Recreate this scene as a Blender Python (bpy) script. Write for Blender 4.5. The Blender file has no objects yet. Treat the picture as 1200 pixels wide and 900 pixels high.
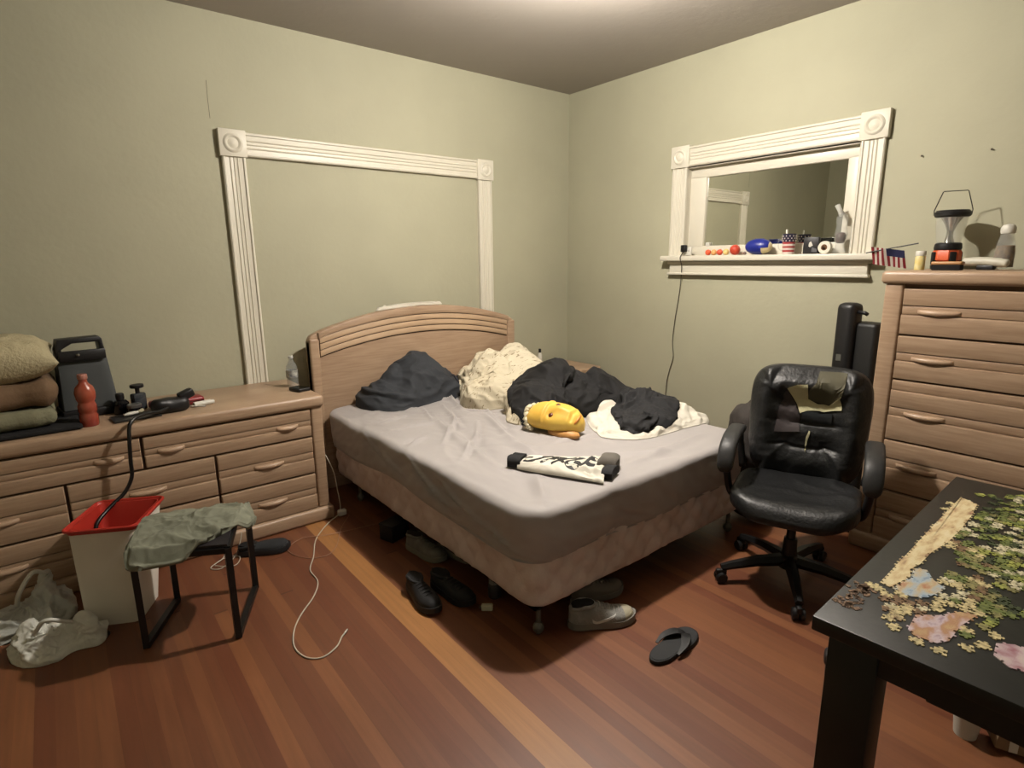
import bpy, bmesh, math, random
from mathutils import Vector, Matrix, noise
random.seed(7)
SC = bpy.context.scene
COL = SC.collection
PI = math.pi

# ------------------------------------------------------------------ camera
cam_d = bpy.data.cameras.new('camera'); cam = bpy.data.objects.new('camera', cam_d); COL.objects.link(cam)
yaw, pitch, roll = .6728, .2144, -.0104
F = Vector((math.sin(yaw)*math.cos(pitch), math.cos(yaw)*math.cos(pitch), -math.sin(pitch)))
R0 = Vector((math.cos(yaw), -math.sin(yaw), 0)); U0 = R0.cross(F)
Rr = R0*math.cos(roll)+U0*math.sin(roll); Uu = -R0*math.sin(roll)+U0*math.cos(roll)
mw = Matrix.Identity(4)
for i in range(3):
    mw[i][0] = Rr[i]; mw[i][1] = Uu[i]; mw[i][2] = -F[i]
mw.translation = Vector((-3.6762, -3.7888, 1.5001))
cam.matrix_world = mw
cam_d.sensor_width = 36; cam_d.lens = 36*669.59/1200; cam_d.clip_start = .02
SC.camera = cam
# ------------------------------------------------------------------ world, light, exposure
w = bpy.data.worlds.new('world'); SC.world = w; w.use_nodes = True
w.node_tree.nodes['Background'].inputs[0].default_value = (.02, .022, .03, 1)
w.node_tree.nodes['Background'].inputs[1].default_value = 0.3
SC.view_settings.view_transform = 'Standard'; SC.view_settings.look = 'None'
SC.view_settings.gamma = 1; SC.view_settings.use_curve_mapping = False
SC.view_settings.exposure = 0.0
LAMP = (-1.66, -1.88, 2.64)      # a bare globe bulb under the ceiling; its glass is the light source
LAMP_STRENGTH = 2850
LAMP_RGB = (1.0, .925, .835)
fill = bpy.data.lights.new('added_fill_light', 'AREA'); fill.shape = 'RECTANGLE'; fill.size = .9; fill.size_y = 1.9
fill.energy = 2.5; fill.color = (1.0, .93, .86)
ho = bpy.data.objects.new('added_fill_light', fill); COL.objects.link(ho); ho.location = (-3.3, -5.15, 1.1)
ho.rotation_euler = (math.radians(90), 0, 0)      # weak fill added behind the viewer to lift the bed sides, no known source

# ------------------------------------------------------------------ materials
def lin(c):
    return tuple(.74*(x/255/12.92 if x/255 <= .04045 else ((x/255+.055)/1.055)**2.4) for x in c)
MATS = {}
def M(name, rgb, rough=.6, metal=0, spec=.5, var=0, vscale=8, bump=0, bscale=60, alpha=1, trans=0, ior=1.45, rgb2=None, stretch=(1,1,1), coat=0, sheen=0, detail=4, emit=None, sss=0):
    if name in MATS: return MATS[name]
    m = bpy.data.materials.new(name); m.use_nodes = True; nt = m.node_tree; N = nt.nodes; L = nt.links
    b = N['Principled BSDF']; c = lin(rgb)
    b.inputs['Base Color'].default_value = (*c, 1)
    b.inputs['Roughness'].default_value = rough; b.inputs['Metallic'].default_value = metal
    b.inputs['Specular IOR Level'].default_value = spec; b.inputs['IOR'].default_value = ior
    b.inputs['Transmission Weight'].default_value = trans; b.inputs['Alpha'].default_value = alpha
    b.inputs['Coat Weight'].default_value = coat; b.inputs['Sheen Weight'].default_value = sheen
    b.inputs['Subsurface Weight'].default_value = sss
    if emit:
        b.inputs['Emission Color'].default_value = (*lin(emit[0]), 1); b.inputs['Emission Strength'].default_value = emit[1]
    tc = N.new('ShaderNodeTexCoord'); mp = N.new('ShaderNodeMapping'); mp.inputs['Scale'].default_value = stretch
    L.new(tc.outputs['Object'], mp.inputs['Vector'])
    if var or rgb2:
        n = N.new('ShaderNodeTexNoise'); n.inputs['Scale'].default_value = vscale; n.inputs['Detail'].default_value = detail
        L.new(mp.outputs[0], n.inputs['Vector'])
        r = N.new('ShaderNodeValToRGB'); c2 = lin(rgb2) if rgb2 else tuple(x*(1-var) for x in c)
        c1 = c if rgb2 else tuple(min(1, x*(1+var)) for x in c)
        r.color_ramp.elements[0].position = .35; r.color_ramp.elements[1].position = .65
        r.color_ramp.elements[0].color = (*c2, 1); r.color_ramp.elements[1].color = (*c1, 1)
        L.new(n.outputs['Fac'], r.inputs[0]); L.new(r.outputs[0], b.inputs['Base Color'])
    if bump:
        n2 = N.new('ShaderNodeTexNoise'); n2.inputs['Scale'].default_value = bscale; n2.inputs['Detail'].default_value = 3
        L.new(mp.outputs[0], n2.inputs['Vector'])
        bp = N.new('ShaderNodeBump'); bp.inputs['Strength'].default_value = bump; bp.inputs['Distance'].default_value = .01
        L.new(n2.outputs['Fac'], bp.inputs['Height']); L.new(bp.outputs[0], b.inputs['Normal'])
    MATS[name] = m
    return m

wall_m = M('wall_paint', (186,183,157), .75, var=.05, vscale=1.2, bump=.12, bscale=30)
ceil_m = M('ceiling_paint', (176,168,158), .8, var=.03, vscale=1.5, bump=.15, bscale=25)
trim_m = M('white_trim_paint', (232,226,208), .4, bump=.05, bscale=20)
wood_m = M('pickled_oak', (188,160,132), .40, rgb2=(170,141,114), vscale=3, stretch=(2,2,30), bump=.06, bscale=12, detail=6)
woodh_m = M('pickled_oak_handle', (192,162,134), .35, var=.06, vscale=10)
groove_m = M('drawer_gap', (52,36,28), .8)
black_pl = M('black_plastic', (22,21,22), .45, bump=.05)
black_wood = M('black_wood', (27,28,24), .42, var=.15, vscale=6, bump=.04, bscale=40)
leather_m = M('black_leather', (24,25,26), .46, var=.15, vscale=6, bump=.25, bscale=70)
metal_m = M('steel', (170,168,160), .3, metal=1)
darkmetal = M('black_metal', (18,18,18), .4)
glass_m = M('clear_glass', (240,244,240), .06, spec=1.0, alpha=.10)
white_m = M('white_plastic', (225,222,210), .45)

def floor_mat():
    m = bpy.data.materials.new('fir_floorboards'); m.use_nodes = True; nt = m.node_tree; N = nt.nodes; L = nt.links
    b = N['Principled BSDF']
    tc = N.new('ShaderNodeTexCoord'); sp = N.new('ShaderNodeSeparateXYZ'); L.new(tc.outputs['Object'], sp.inputs[0])
    def math_(op, a, bb=None, c=None):
        n = N.new('ShaderNodeMath'); n.operation = op
        for i, v in enumerate((a, bb, c)):
            if v is None: continue
            if isinstance(v, (int, float)): n.inputs[i].default_value = v
            else: L.new(v, n.inputs[i])
        return n.outputs[0]
    W = .0550
    xs = math_('DIVIDE', math_('ADD', sp.outputs[0], 2.6), W)     # a joint at x = -2.6
    idx = math_('FLOOR', xs); fr = math_('FRACT', xs)
    wn = N.new('ShaderNodeTexWhiteNoise'); wn.noise_dimensions = '1D'; L.new(idx, wn.inputs['W'])
    ys = math_('ADD', math_('DIVIDE', sp.outputs[1], 7.0), math_('MULTIPLY', wn.outputs['Value'], .2))
    yi = math_('FLOOR', ys); yf = math_('FRACT', ys)
    cm = N.new('ShaderNodeCombineXYZ'); L.new(idx, cm.inputs[0]); L.new(yi, cm.inputs[1])
    w2 = N.new('ShaderNodeTexWhiteNoise'); w2.noise_dimensions = '2D'; L.new(cm.outputs[0], w2.inputs['Vector'])
    r = N.new('ShaderNodeValToRGB'); e = r.color_ramp.elements
    e[0].position = 0; e[0].color = (*lin((110,62,40)), 1); e[1].position = 1; e[1].color = (*lin((136,86,54)), 1)
    for p, c in ((.3, (114,68,44)), (.6, (122,75,48)), (.85, (130,82,52))):
        k = e.new(p); k.color = (*lin(c), 1)
    L.new(w2.outputs['Value'], r.inputs[0])
    # the pale replacement board
    isl = math_('COMPARE', idx, -1.5, .6)
    mx0 = N.new('ShaderNodeMix'); mx0.data_type = 'RGBA'; L.new(isl, mx0.inputs['Factor'])
    L.new(r.outputs[0], mx0.inputs[6]); mx0.inputs[7].default_value = (*lin((166,116,68)), 1)
    mp = N.new('ShaderNodeMapping'); mp.inputs['Scale'].default_value = (60, 3, 1); L.new(tc.outputs['Object'], mp.inputs[0])
    g = N.new('ShaderNodeTexNoise'); g.inputs['Scale'].default_value = 1; g.inputs['Detail'].default_value = 6; L.new(mp.outputs[0], g.inputs['Vector'])
    n3 = N.new('ShaderNodeTexNoise'); n3.inputs['Scale'].default_value = 1.3; n3.inputs['Detail'].default_value = 3; L.new(tc.outputs['Object'], n3.inputs['Vector'])
    gm = math_('ADD', math_('MULTIPLY', g.outputs['Fac'], .55), math_('ADD', math_('MULTIPLY', n3.outputs['Fac'], .35), .57))
    edge = math_('MULTIPLY', math_('GREATER_THAN', fr, .012), math_('GREATER_THAN', yf, .0015))
    gm2 = math_('MULTIPLY', gm, math_('ADD', math_('MULTIPLY', edge, .35), .65))
    mx = N.new('ShaderNodeMix'); mx.data_type = 'RGBA'; mx.blend_type = 'MULTIPLY'; mx.inputs['Factor'].default_value = 1
    L.new(mx0.outputs[2], mx.inputs[6]); cc = N.new('ShaderNodeCombineColor')
    for i in range(3): L.new(gm2, cc.inputs[i])
    L.new(cc.outputs[0], mx.inputs[7]); L.new(mx.outputs[2], b.inputs['Base Color'])
    rr = math_('ADD', math_('MULTIPLY', g.outputs['Fac'], .2), .34); L.new(rr, b.inputs['Roughness'])
    bp = N.new('ShaderNodeBump'); bp.inputs['Strength'].default_value = .2; bp.inputs['Distance'].default_value = .003
    L.new(gm2, bp.inputs['Height']); L.new(bp.outputs[0], b.inputs['Normal'])
    return m

# ------------------------------------------------------------------ mesh helpers
def link(name, bm, mat, parent=None, loc=None, smooth=False, rotz=0, rot=None):
    me = bpy.data.meshes.new(name)
    bmesh.ops.recalc_face_normals(bm, faces=bm.faces)
    bm.to_mesh(me); bm.free()
    mats = mat if isinstance(mat, (list, tuple)) else [mat]
    for m in mats: me.materials.append(m)
    for p in me.polygons: p.use_smooth = bool(smooth)
    if smooth == 'auto':
        try: me.set_sharp_from_angle(angle=math.radians(38))
        except Exception: pass
    o = bpy.data.objects.new(name, me); COL.objects.link(o)
    if parent: o.parent = parent
    if loc: o.location = loc
    o.rotation_euler = rot if rot else (0, 0, rotz)
    return o
def thing(name, label, cat, loc=(0,0,0), rotz=0, group=None, rot=None):
    o = bpy.data.objects.new(name, None); COL.objects.link(o); o.location = loc
    o.rotation_euler = rot if rot else (0, 0, rotz); o.empty_display_size = .05
    o['label'] = label; o['category'] = cat
    if group: o['group'] = group
    return o
def tag(o, label, cat, group=None, kind=None):
    o['label'] = label; o['category'] = cat
    if group: o['group'] = group
    if kind: o['kind'] = kind
    return o
def struct(name, bm, mat, parent=None, **k):
    o = link(name, bm, mat, parent, **k)
    if not parent: o['kind'] = 'structure'
    return o
def nb(): return bmesh.new()
def join(bm, b2, mtx=None, mi=0):
    vm = {}
    for v in b2.verts: vm[v] = bm.verts.new(mtx @ v.co if mtx else v.co)
    for f in b2.faces:
        try:
            nf = bm.faces.new([vm[v] for v in f.verts]); nf.material_index = mi if mi else f.material_index
        except ValueError: pass
    b2.free()
def box(bm, c, s, bev=0, seg=2, rot=None, mi=0):
    b = bmesh.new(); bmesh.ops.create_cube(b, size=1)
    for v in b.verts: v.co = Vector((v.co.x*s[0], v.co.y*s[1], v.co.z*s[2]))
    if bev: bmesh.ops.bevel(b, geom=b.edges[:], offset=bev, segments=seg, affect='EDGES', profile=.5)
    T = Matrix.Translation(c)
    if rot: T = T @ (rot if isinstance(rot, Matrix) else Matrix.Rotation(rot, 4, 'Z'))
    join(bm, b, T, mi); return bm
def bx(x0, x1, y0, y1, z0, z1, bev=0, bm=None, mi=0, seg=2):
    bm = bm or nb()
    return box(bm, ((x0+x1)/2, (y0+y1)/2, (z0+z1)/2), (abs(x1-x0), abs(y1-y0), abs(z1-z0)), bev, seg, None, mi)
def crom(pts, n=8, closed=False):
    P = [Vector(p) for p in pts]; out = []; N_ = len(P)
    rng = range(N_) if closed else range(N_-1)
    for i in rng:
        p0 = P[(i-1) % N_] if closed or i > 0 else P[0]; p1 = P[i]; p2 = P[(i+1) % N_]
        p3 = P[(i+2) % N_] if closed or i+2 < N_ else P[-1]
        for k in range(n):
            t = k/n
            out.append(.5*((2*p1)+(-p0+p2)*t+(2*p0-5*p1+4*p2-p3)*t*t+(-p0+3*p1-3*p2+p3)*t**3))
    if not closed: out.append(P[-1])
    return out
def tube(bm, pts, r, seg=8, closed=False, mi=0, sq=False):
    P = [Vector(p) for p in pts]; rings = []; n = len(P)
    up = Vector((0, 0, 1)); prevx = None
    for i, p in enumerate(P):
        if closed: t = P[(i+1) % n]-P[(i-1) % n]
        else: t = P[min(i+1, n-1)]-P[max(i-1, 0)]
        t.normalize()
        if prevx is None:
            a = up if abs(t.z) < .9 else Vector((1, 0, 0)); x = t.cross(a).normalized()
        else:
            x = prevx - t*prevx.dot(t)
            x = x.normalized() if x.length > 1e-6 else t.cross(up).normalized()
        prevx = x; y = t.cross(x)
        rr = r[i] if isinstance(r, (list, tuple)) else r
        off = PI/4 if sq else 0
        rings.append([bm.verts.new(p+(x*math.cos(2*PI*k/seg+off)+y*math.sin(2*PI*k/seg+off))*rr) for k in range(seg)])
    m = n if closed else n-1
    for i in range(m):
        a, b = rings[i], rings[(i+1) % n]
        for k in range(seg):
            f = bm.faces.new([a[k], a[(k+1) % seg], b[(k+1) % seg], b[k]]); f.material_index = mi
    if not closed:
        bm.faces.new(rings[0][::-1]).material_index = mi; bm.faces.new(rings[-1]).material_index = mi
    return bm
def lathe(bm, prof, c=(0,0,0), seg=28, mi=0, sx=1, sy=1, mtx=None):
    rings = []
    T = Matrix.Translation(c) @ (mtx or Matrix.Identity(4))
    for (r, z) in prof:
        if r < 1e-5: rings.append([bm.verts.new(T @ Vector((0, 0, z)))])
        else: rings.append([bm.verts.new(T @ Vector((r*sx*math.cos(2*PI*k/seg), r*sy*math.sin(2*PI*k/seg), z))) for k in range(seg)])
    for a, b in zip(rings, rings[1:]):
        for k in range(seg):
            k2 = (k+1) % seg
            if len(a) == 1 and len(b) == 1: continue
            if len(a) == 1: f = bm.faces.new([a[0], b[k], b[k2]])
            elif len(b) == 1: f = bm.faces.new([a[k], a[k2], b[0]])
            else: f = bm.faces.new([a[k], a[k2], b[k2], b[k]])
            f.material_index = mi
    if len(rings[0]) > 1: bm.faces.new(rings[0][::-1]).material_index = mi
    if len(rings[-1]) > 1: bm.faces.new(rings[-1]).material_index = mi
    return bm
def prism(bm, poly, d0, d1, axis='z', bev=0, mi=0):
    """poly = 2D outline; extruded along axis from d0 to d1 ('y': poly is x,z; 'x': poly is y,z)"""
    b = bmesh.new()
    def P(p, d):
        if axis == 'z': return Vector((p[0], p[1], d))
        if axis == 'y': return Vector((p[0], d, p[1]))
        return Vector((d, p[0], p[1]))
    lo_ = [b.verts.new(P(p, d0)) for p in poly]; hi = [b.verts.new(P(p, d1)) for p in poly]
    fs = [b.faces.new(lo_[::-1]), b.faces.new(hi)]; n = len(poly)
    for i in range(n): b.faces.new([lo_[i], lo_[(i+1) % n], hi[(i+1) % n], hi[i]])
    if bev:
        bmesh.ops.recalc_face_normals(b, faces=b.faces)
        es = [e for f in fs for e in f.edges]
        bmesh.ops.bevel(b, geom=list(set(es)), offset=bev, segments=2, affect='EDGES', profile=.5)
    join(bm, b, None, mi); return bm
def rbox(dim, seg, r, R2=0, bulge=None):
    """rounded dense box centred on origin: edge radius r, plan-corner radius R2"""
    b = bmesh.new(); hx, hy, hz = dim[0]/2, dim[1]/2, dim[2]/2; vd = {}
    def vert(i, j, k):
        key = (i, j, k)
        if key in vd: return vd[key]
        p = Vector((-hx+dim[0]*i/seg[0], -hy+dim[1]*j/seg[1], -hz+dim[2]*k/seg[2]))
        if R2:
            ix = max(-(hx-R2), min(hx-R2, p.x)); iy = max(-(hy-R2), min(hy-R2, p.y)); dx, dy = p.x-ix, p.y-iy
            if abs(dx) > 1e-9 and abs(dy) > 1e-9:
                m = max(abs(dx), abs(dy)); l = math.hypot(dx, dy); p.x = ix+dx/l*m; p.y = iy+dy/l*m
        q = Vector((max(-(hx-r), min(hx-r, p.x)), max(-(hy-r), min(hy-r, p.y)), max(-(hz-r), min(hz-r, p.z))))
        if R2:
            # inward plan offset keeps the rounded plan corner
            q = Vector((p.x, p.y, q.z)); l = math.hypot(max(abs(p.x)-(hx-R2), 0), max(abs(p.y)-(hy-R2), 0))
            ex = max(abs(p.x)-(hx-r), 0); ey = max(abs(p.y)-(hy-r), 0)
            if abs(p.x) > hx-R2 and abs(p.y) > hy-R2:
                e_ = max(l-(R2-r), 0); cdir = Vector(((abs(p.x)-(hx-R2))*math.copysign(1, p.x), (abs(p.y)-(hy-R2))*math.copysign(1, p.y), 0))
                if l > 1e-9: cdir /= l
            else:
                e_ = max(ex, ey); cdir = Vector((math.copysign(1, p.x), 0, 0)) if ex > ey else Vector((0, math.copysign(1, p.y), 0))
            q -= cdir*e_
            d = Vector((cdir.x*e_, cdir.y*e_, p.z-q.z)); m = max(e_, abs(p.z-q.z))
            if d.length > 1e-9 and m > 0: p = q+d.normalized()*m if (e_ > 0 and abs(p.z-q.z) > 0) else p
        else:
            d = p-q
            if d.length > 1e-9:
                m = max(abs(d.x), abs(d.y), abs(d.z)); p = q+d.normalized()*m
        vd[key] = b.verts.new(p); return vd[key]
    X, Y, Z = seg
    for i in range(X):
        for j in range(Y):
            for k in (0, Z): b.faces.new([vert(i, j, k), vert(i+1, j, k), vert(i+1, j+1, k), vert(i, j+1, k)])
    for i in range(X):
        for k in range(Z):
            for j in (0, Y): b.faces.new([vert(i, j, k), vert(i+1, j, k), vert(i+1, j, k+1), vert(i, j, k+1)])
    for j in range(Y):
        for k in range(Z):
            for i in (0, X): b.faces.new([vert(i, j, k), vert(i, j+1, k), vert(i, j+1, k+1), vert(i, j, k+1)])
    bmesh.ops.recalc_face_normals(b, faces=b.faces)
    return b
def displace(b, fn):
    b.normal_update(); mv = [(v, fn(v.co, v.normal)) for v in b.verts]
    for v, d in mv: v.co = v.co + d
    return b
def nz(x, y, z=0): return noise.noise(Vector((x, y, z)))
def ridge(x, y, z=0, o=3):
    """sharp folds: warped ridged noise 0..1"""
    wx = x+.6*nz(x*.7+5, y*.7, z); wy = y+.6*nz(x*.7, y*.7+9, z+3); s = 0; a = 1; t = 0
    for k in range(o):
        s += a*(1-abs(nz(wx, wy, z+k*7))*2.2); t += a; wx *= 1.9; wy *= 1.9; a *= .5
    return max(0, s/t)
from mathutils.bvhtree import BVHTree
def bvh_of(o):
    bpy.context.view_layer.update()
    bm = bmesh.new(); bm.from_mesh(o.data); bm.transform(o.matrix_world); t = BVHTree.FromBMesh(bm); bm.free(); return t
def ridge3(p, seed=0, o=3, sx=(1,1,1)):
    q = Vector((p.x*sx[0]+seed, p.y*sx[1], p.z*sx[2]))
    q = q+.55*Vector((noise.noise(q*.8), noise.noise(q*.8+Vector((7,3,1))), noise.noise(q*.8+Vector((2,9,5)))))
    s = 0; a = 1; t = 0
    for k in range(o):
        s += a*(1-min(1, abs(noise.noise(q+Vector((k*5, 0, 0))))*2.4)); t += a; q = q*2.0; a *= .44
    return s/t
def heap(name, outline, z0, bumps, mat, parent=None, base=.05, wr=.03, wf=6, n_r=44, n_t=150, edge=3.5, minz=.0, seed=0, c=None, under=(), thick=.014, sx=(1,1,1), lumps=.0, oct=3, side=1.0, **kw):
    """a pile of cloth: outline in plan, height from smooth bumps, folds pushed along the surface normal;
    its underside follows whatever it lies on"""
    O = crom([(p[0], p[1], 0) for p in outline], 10, True); T = len(O)
    cx, cy = c if c else (sum(p.x for p in O)/T, sum(p.y for p in O)/T)
    per = [0]
    for i in range(T): per.append(per[-1]+(O[(i+1) % T]-O[i]).length)
    out = []; k = 0
    for i in range(n_t):
        d = per[-1]*i/n_t
        while per[k+1] < d: k += 1
        f = (d-per[k])/max(1e-9, per[k+1]-per[k]); out.append(O[k].lerp(O[(k+1) % T], f))
    trees = [bvh_of(o) for o in under]
    def sup(x, y):
        z = z0
        for t in trees:
            h = t.ray_cast(Vector((x, y, 3)), Vector((0, 0, -1)))
            if h[0]: z = max(z, h[0].z)
        return z
    def Hh(x, y):
        h = 0
        for (bx_, by_, rx, ry, hh) in bumps:
            h = max(h, (hh-base)*math.exp(-(((x-bx_)/rx)**2+((y-by_)/ry)**2)))
        return base+h
    bm = nb(); top = None; vs = []; bs = []
    def Z(x, y, r):
        e = max(0, 1-r**edge)**.5
        z = z0+e*(Hh(x, y)+lumps*nz(x*5, y*5, seed))
        return z
    rings_r = [1-(1-j/n_r)**1.5 for j in range(1, n_r+1)]
    top = bm.verts.new((cx, cy, Z(cx, cy, 0)))
    for r in rings_r:
        vs.append([bm.verts.new((cx+(p.x-cx)*r, cy+(p.y-cy)*r, Z(cx+(p.x-cx)*r, cy+(p.y-cy)*r, r))) for p in out])
    fs = []
    for i in range(n_t): fs.append(bm.faces.new([top, vs[0][i], vs[0][(i+1) % n_t]]))
    for a, b_ in zip(vs, vs[1:]):
        for i in range(n_t): fs.append(bm.faces.new([a[i], b_[i], b_[(i+1) % n_t], a[(i+1) % n_t]]))
    bmesh.ops.recalc_face_normals(bm, faces=fs); bm.normal_update()
    if top.normal.z < 0:
        bmesh.ops.reverse_faces(bm, faces=fs); bm.normal_update()
    allv = [(top, 0)]+[(v, r) for r, ring in zip(rings_r, vs) for v in ring]
    mv = []
    for v, r in allv:
        w_ = min(1, (1-r)*14+.12); q = v.co*wf
        mv.append((v, v.normal*((ridge3(q, seed, oct, sx)-.42)*wr*2*w_)+v.normal*(noise.noise(q*.45+Vector((seed, 0, 0)))*wr*1.2*w_)))
    for v, d in mv:
        v.co += d
    low = [bm.verts.new((v.co.x, v.co.y, 0)) for v, r in allv]
    for (v, r), l in zip(allv, low):
        s_ = sup(v.co.x, v.co.y)+.0015; th = thick*min(1, (1-r)*12+.3)
        v.co.z = max(v.co.z, s_+th); l.co.z = s_
    L0 = low[0]; LR = [low[1+k*n_t:1+(k+1)*n_t] for k in range(n_r)]
    for i in range(n_t): bm.faces.new([L0, LR[0][(i+1) % n_t], LR[0][i]])
    for a, b_ in zip(LR, LR[1:]):
        for i in range(n_t): bm.faces.new([a[i], a[(i+1) % n_t], b_[(i+1) % n_t], b_[i]])
    for i in range(n_t): bm.faces.new([vs[-1][i], LR[-1][i], LR[-1][(i+1) % n_t], vs[-1][(i+1) % n_t]])
    return link(name, bm, mat, parent, smooth=True)
def recenter(o, c):
    """move the origin of a world-built mesh to c"""
    o.data.transform(Matrix.Translation(-Vector(c))); o.location = c; return o
def copy_tree(o, parent=None):
    c = o.copy(); COL.objects.link(c)
    if parent: c.parent = parent
    for ch in o.children: copy_tree(ch, c)
    return c

# ================================================================== SETTING
X0, Y0, H = -4.9, -5.2, 2.862
struct('floor', bx(X0, .12, Y0, .12, -.05, 0), floor_mat())
struct('ceiling', bx(X0, .12, Y0, .12, H, H+.05), ceil_m)
struct('wall_back', bx(X0-.1, .1, 0, .1, 0, H), wall_m)
WY1, WY2, WZ1, WZ2 = -1.215, -2.345, 1.50, 2.125     # window opening
b = nb(); bx(0, .12, Y0, WY2, 0, H, bm=b); bx(0, .12, WY1, 0, 0, H, bm=b); bx(0, .12, WY2, WY1, 0, WZ1, bm=b); bx(0, .12, WY2, WY1, WZ2, H, bm=b)
struct('wall_right', b, wall_m)
struct('wall_left', bx(X0-.1, X0, Y0, 0, 0, H), wall_m)
struct('wall_front', bx(X0-.1, .1, Y0-.1, Y0, 0, H), wall_m)
def board(path_axis, a0, a1, side, wall, z=.13):
    bm = nb()
    if path_axis == 'x': bx(a0, a1, wall, wall+side*.018, 0, z, .005, bm)
    else: bx(wall, wall+side*.018, a0, a1, 0, z, .005, bm)
    return bm
struct('baseboard_back', board('x', X0, -.018, -1, 0), trim_m)
struct('baseboard_right', board('y', Y0, 0, -1, 0), trim_m)
# faint plaster crack above the frame
b = nb(); tube(b, [(-2.826, -.0005, 2.50), (-2.829, -.0005, 2.40), (-2.828, -.0005, 2.30)], .0012, 5)
struct('trim_3', b, M('crack', (98,96,80), .9))

def casing_bar(bm, p0, p1, wdt, axis, wall, flip=1):
    """reeded casing: p0,p1 along bar; axis 'x' means on back wall, 'y' on right wall."""
    # profile across the width (0..1) -> depth
    prof = [(0, .0), (0, .024), (.05, .030), (.10, .030), (.13, .021), (.30, .019), (.34, .025), (.38, .019), (.47, .018), (.50, .024), (.53, .018), (.62, .019), (.66, .025), (.70, .019), (.87, .021), (.90, .030), (.95, .030), (1, .024), (1, 0)]
    a, b2 = Vector(p0), Vector(p1); d = (b2-a).normalized()
    def W(pt, u, dep):
        off = (u-.5)*wdt; nrm = Vector((-d.y, d.x))
        q = Vector(pt)+nrm*off
        return Vector((q.x, wall-dep, q.y)) if axis == 'x' else Vector((wall-dep, q.x, q.y))
    r0 = [bm.verts.new(W(a, u, t)) for u, t in prof]; r1 = [bm.verts.new(W(b2, u, t)) for u, t in prof]
    for i in range(len(prof)-1): bm.faces.new([r0[i], r0[i+1], r1[i+1], r1[i]])
    bm.faces.new(r0); bm.faces.new(r1[::-1])
def rosette(bm, c, s, axis):
    if axis == 'x': bx(c[0]-s/2, c[0]+s/2, -.036, 0, c[1]-s/2, c[1]+s/2, .005, bm); T = Matrix.Rotation(PI/2, 4, 'X'); loc = (c[0], -.034, c[1])
    else: bx(-.036, 0, c[0]-s/2, c[0]+s/2, c[1]-s/2, c[1]+s/2, .005, bm); T = Matrix.Rotation(-PI/2, 4, 'Y'); loc = (-.034, c[0], c[1])
    k = s/.15
    lathe(bm, [(0, .011), (.012*k, .011), (.02*k, .006), (.03*k, .003), (.036*k, .010), (.042*k, .012), (.050*k, .009), (.056*k, 0)], loc, 28, mtx=T)
# big blocked-up frame on the wall behind the bed
A1, A2, ZT, BS = -2.804, -.846, 2.251, .150
fr = nb()
casing_bar(fr, (A1+.075, .02), (A1+.075, ZT-.13), .128, 'x', 0)
struct('trim_1', fr, trim_m, smooth='auto')
t1 = bpy.data.objects['trim_1']
b = nb(); casing_bar(b, (A2-.075, .02), (A2-.075, ZT-.13), .128, 'x', 0); link('post', b, trim_m, t1, smooth='auto')
b = nb(); casing_bar(b, (A1+.13, ZT-.075), (A2-.13, ZT-.075), .132, 'x', 0); link('header', b, trim_m, t1, smooth='auto')
for cx in (A1+.075, A2-.075):
    b = nb(); rosette(b, (cx, ZT-.075), BS, 'x'); link('corner_block', b, trim_m, t1, smooth='auto')
# window with dark glass
wz0, wz1, wya, wyb = 1.52, 2.272, -1.096, -2.486
b = nb(); bx(-.085, .07, wyb-.03, wya+.03, 1.478, 1.515, .008, b); struct('window_1', b, trim_m, smooth='auto')
w1 = bpy.data.objects['window_1']
b = nb(); bx(-.045, 0, wyb+.01, wya-.01, 1.455, 1.478, .006, b); bx(-.032, 0, wyb+.02, wya-.02, 1.385, 1.456, .01, b); bx(-.045, 0, wyb+.01, wya-.01, 1.378, 1.396, .006, b)
link('apron', b, trim_m, w1, smooth='auto')
for cy in (wya-.066, wyb+.070):
    b = nb(); casing_bar(b, (cy, 1.515), (cy, wz1-.13), .122, 'y', 0); link('side_casing', b, trim_m, w1, smooth='auto')
b = nb(); casing_bar(b, (wya-.13, wz1-.075), (wyb+.13, wz1-.075), .132, 'y', 0); link('head_casing', b, trim_m, w1, smooth='auto')
for cy in (wya-.07, wyb+.07):
    b = nb(); rosette(b, (cy, wz1-.072), .148, 'y'); link('corner_block', b, trim_m, w1, smooth='auto')
b = nb()   # jambs
bx(0, .12, WY1-.002, WY1+.014, WZ1, WZ2, 0, b); bx(0, .12, WY2-.014, WY2+.002, WZ1, WZ2, 0, b); bx(0, .12, WY2, WY1, WZ2-.004, WZ2+.014, 0, b)
link('jamb', b, trim_m, w1)
gy1, gy2, gz1, gz2 = -1.340, -2.270, 1.583, 2.052
b = nb()
bx(.045, .085, WY2, WY1, gz2, WZ2, .004, b); bx(.045, .085, WY2, WY1, 1.513, gz1, .004, b)
bx(.045, .085, gy1, WY1, gz1-.01, gz2+.01, .004, b); bx(.045, .085, WY2, gy2, gz1-.01, gz2+.01, .004, b)
sash = link('sash', b, trim_m, w1, smooth='auto')
mirror_m = M('dark_reflecting_glass', (245,245,235), .012, metal=1)
b = nb(); bx(.064, .07, gy2-.01, gy1+.01, gz1-.01, gz2+.01, 0, b); link('glass_pane', b, mirror_m, sash)
b = nb(); box(b, (.05, -1.38, gz1+.010), (.02, .03, .026), .004); link('sash_lift', b, white_m, sash)
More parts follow.
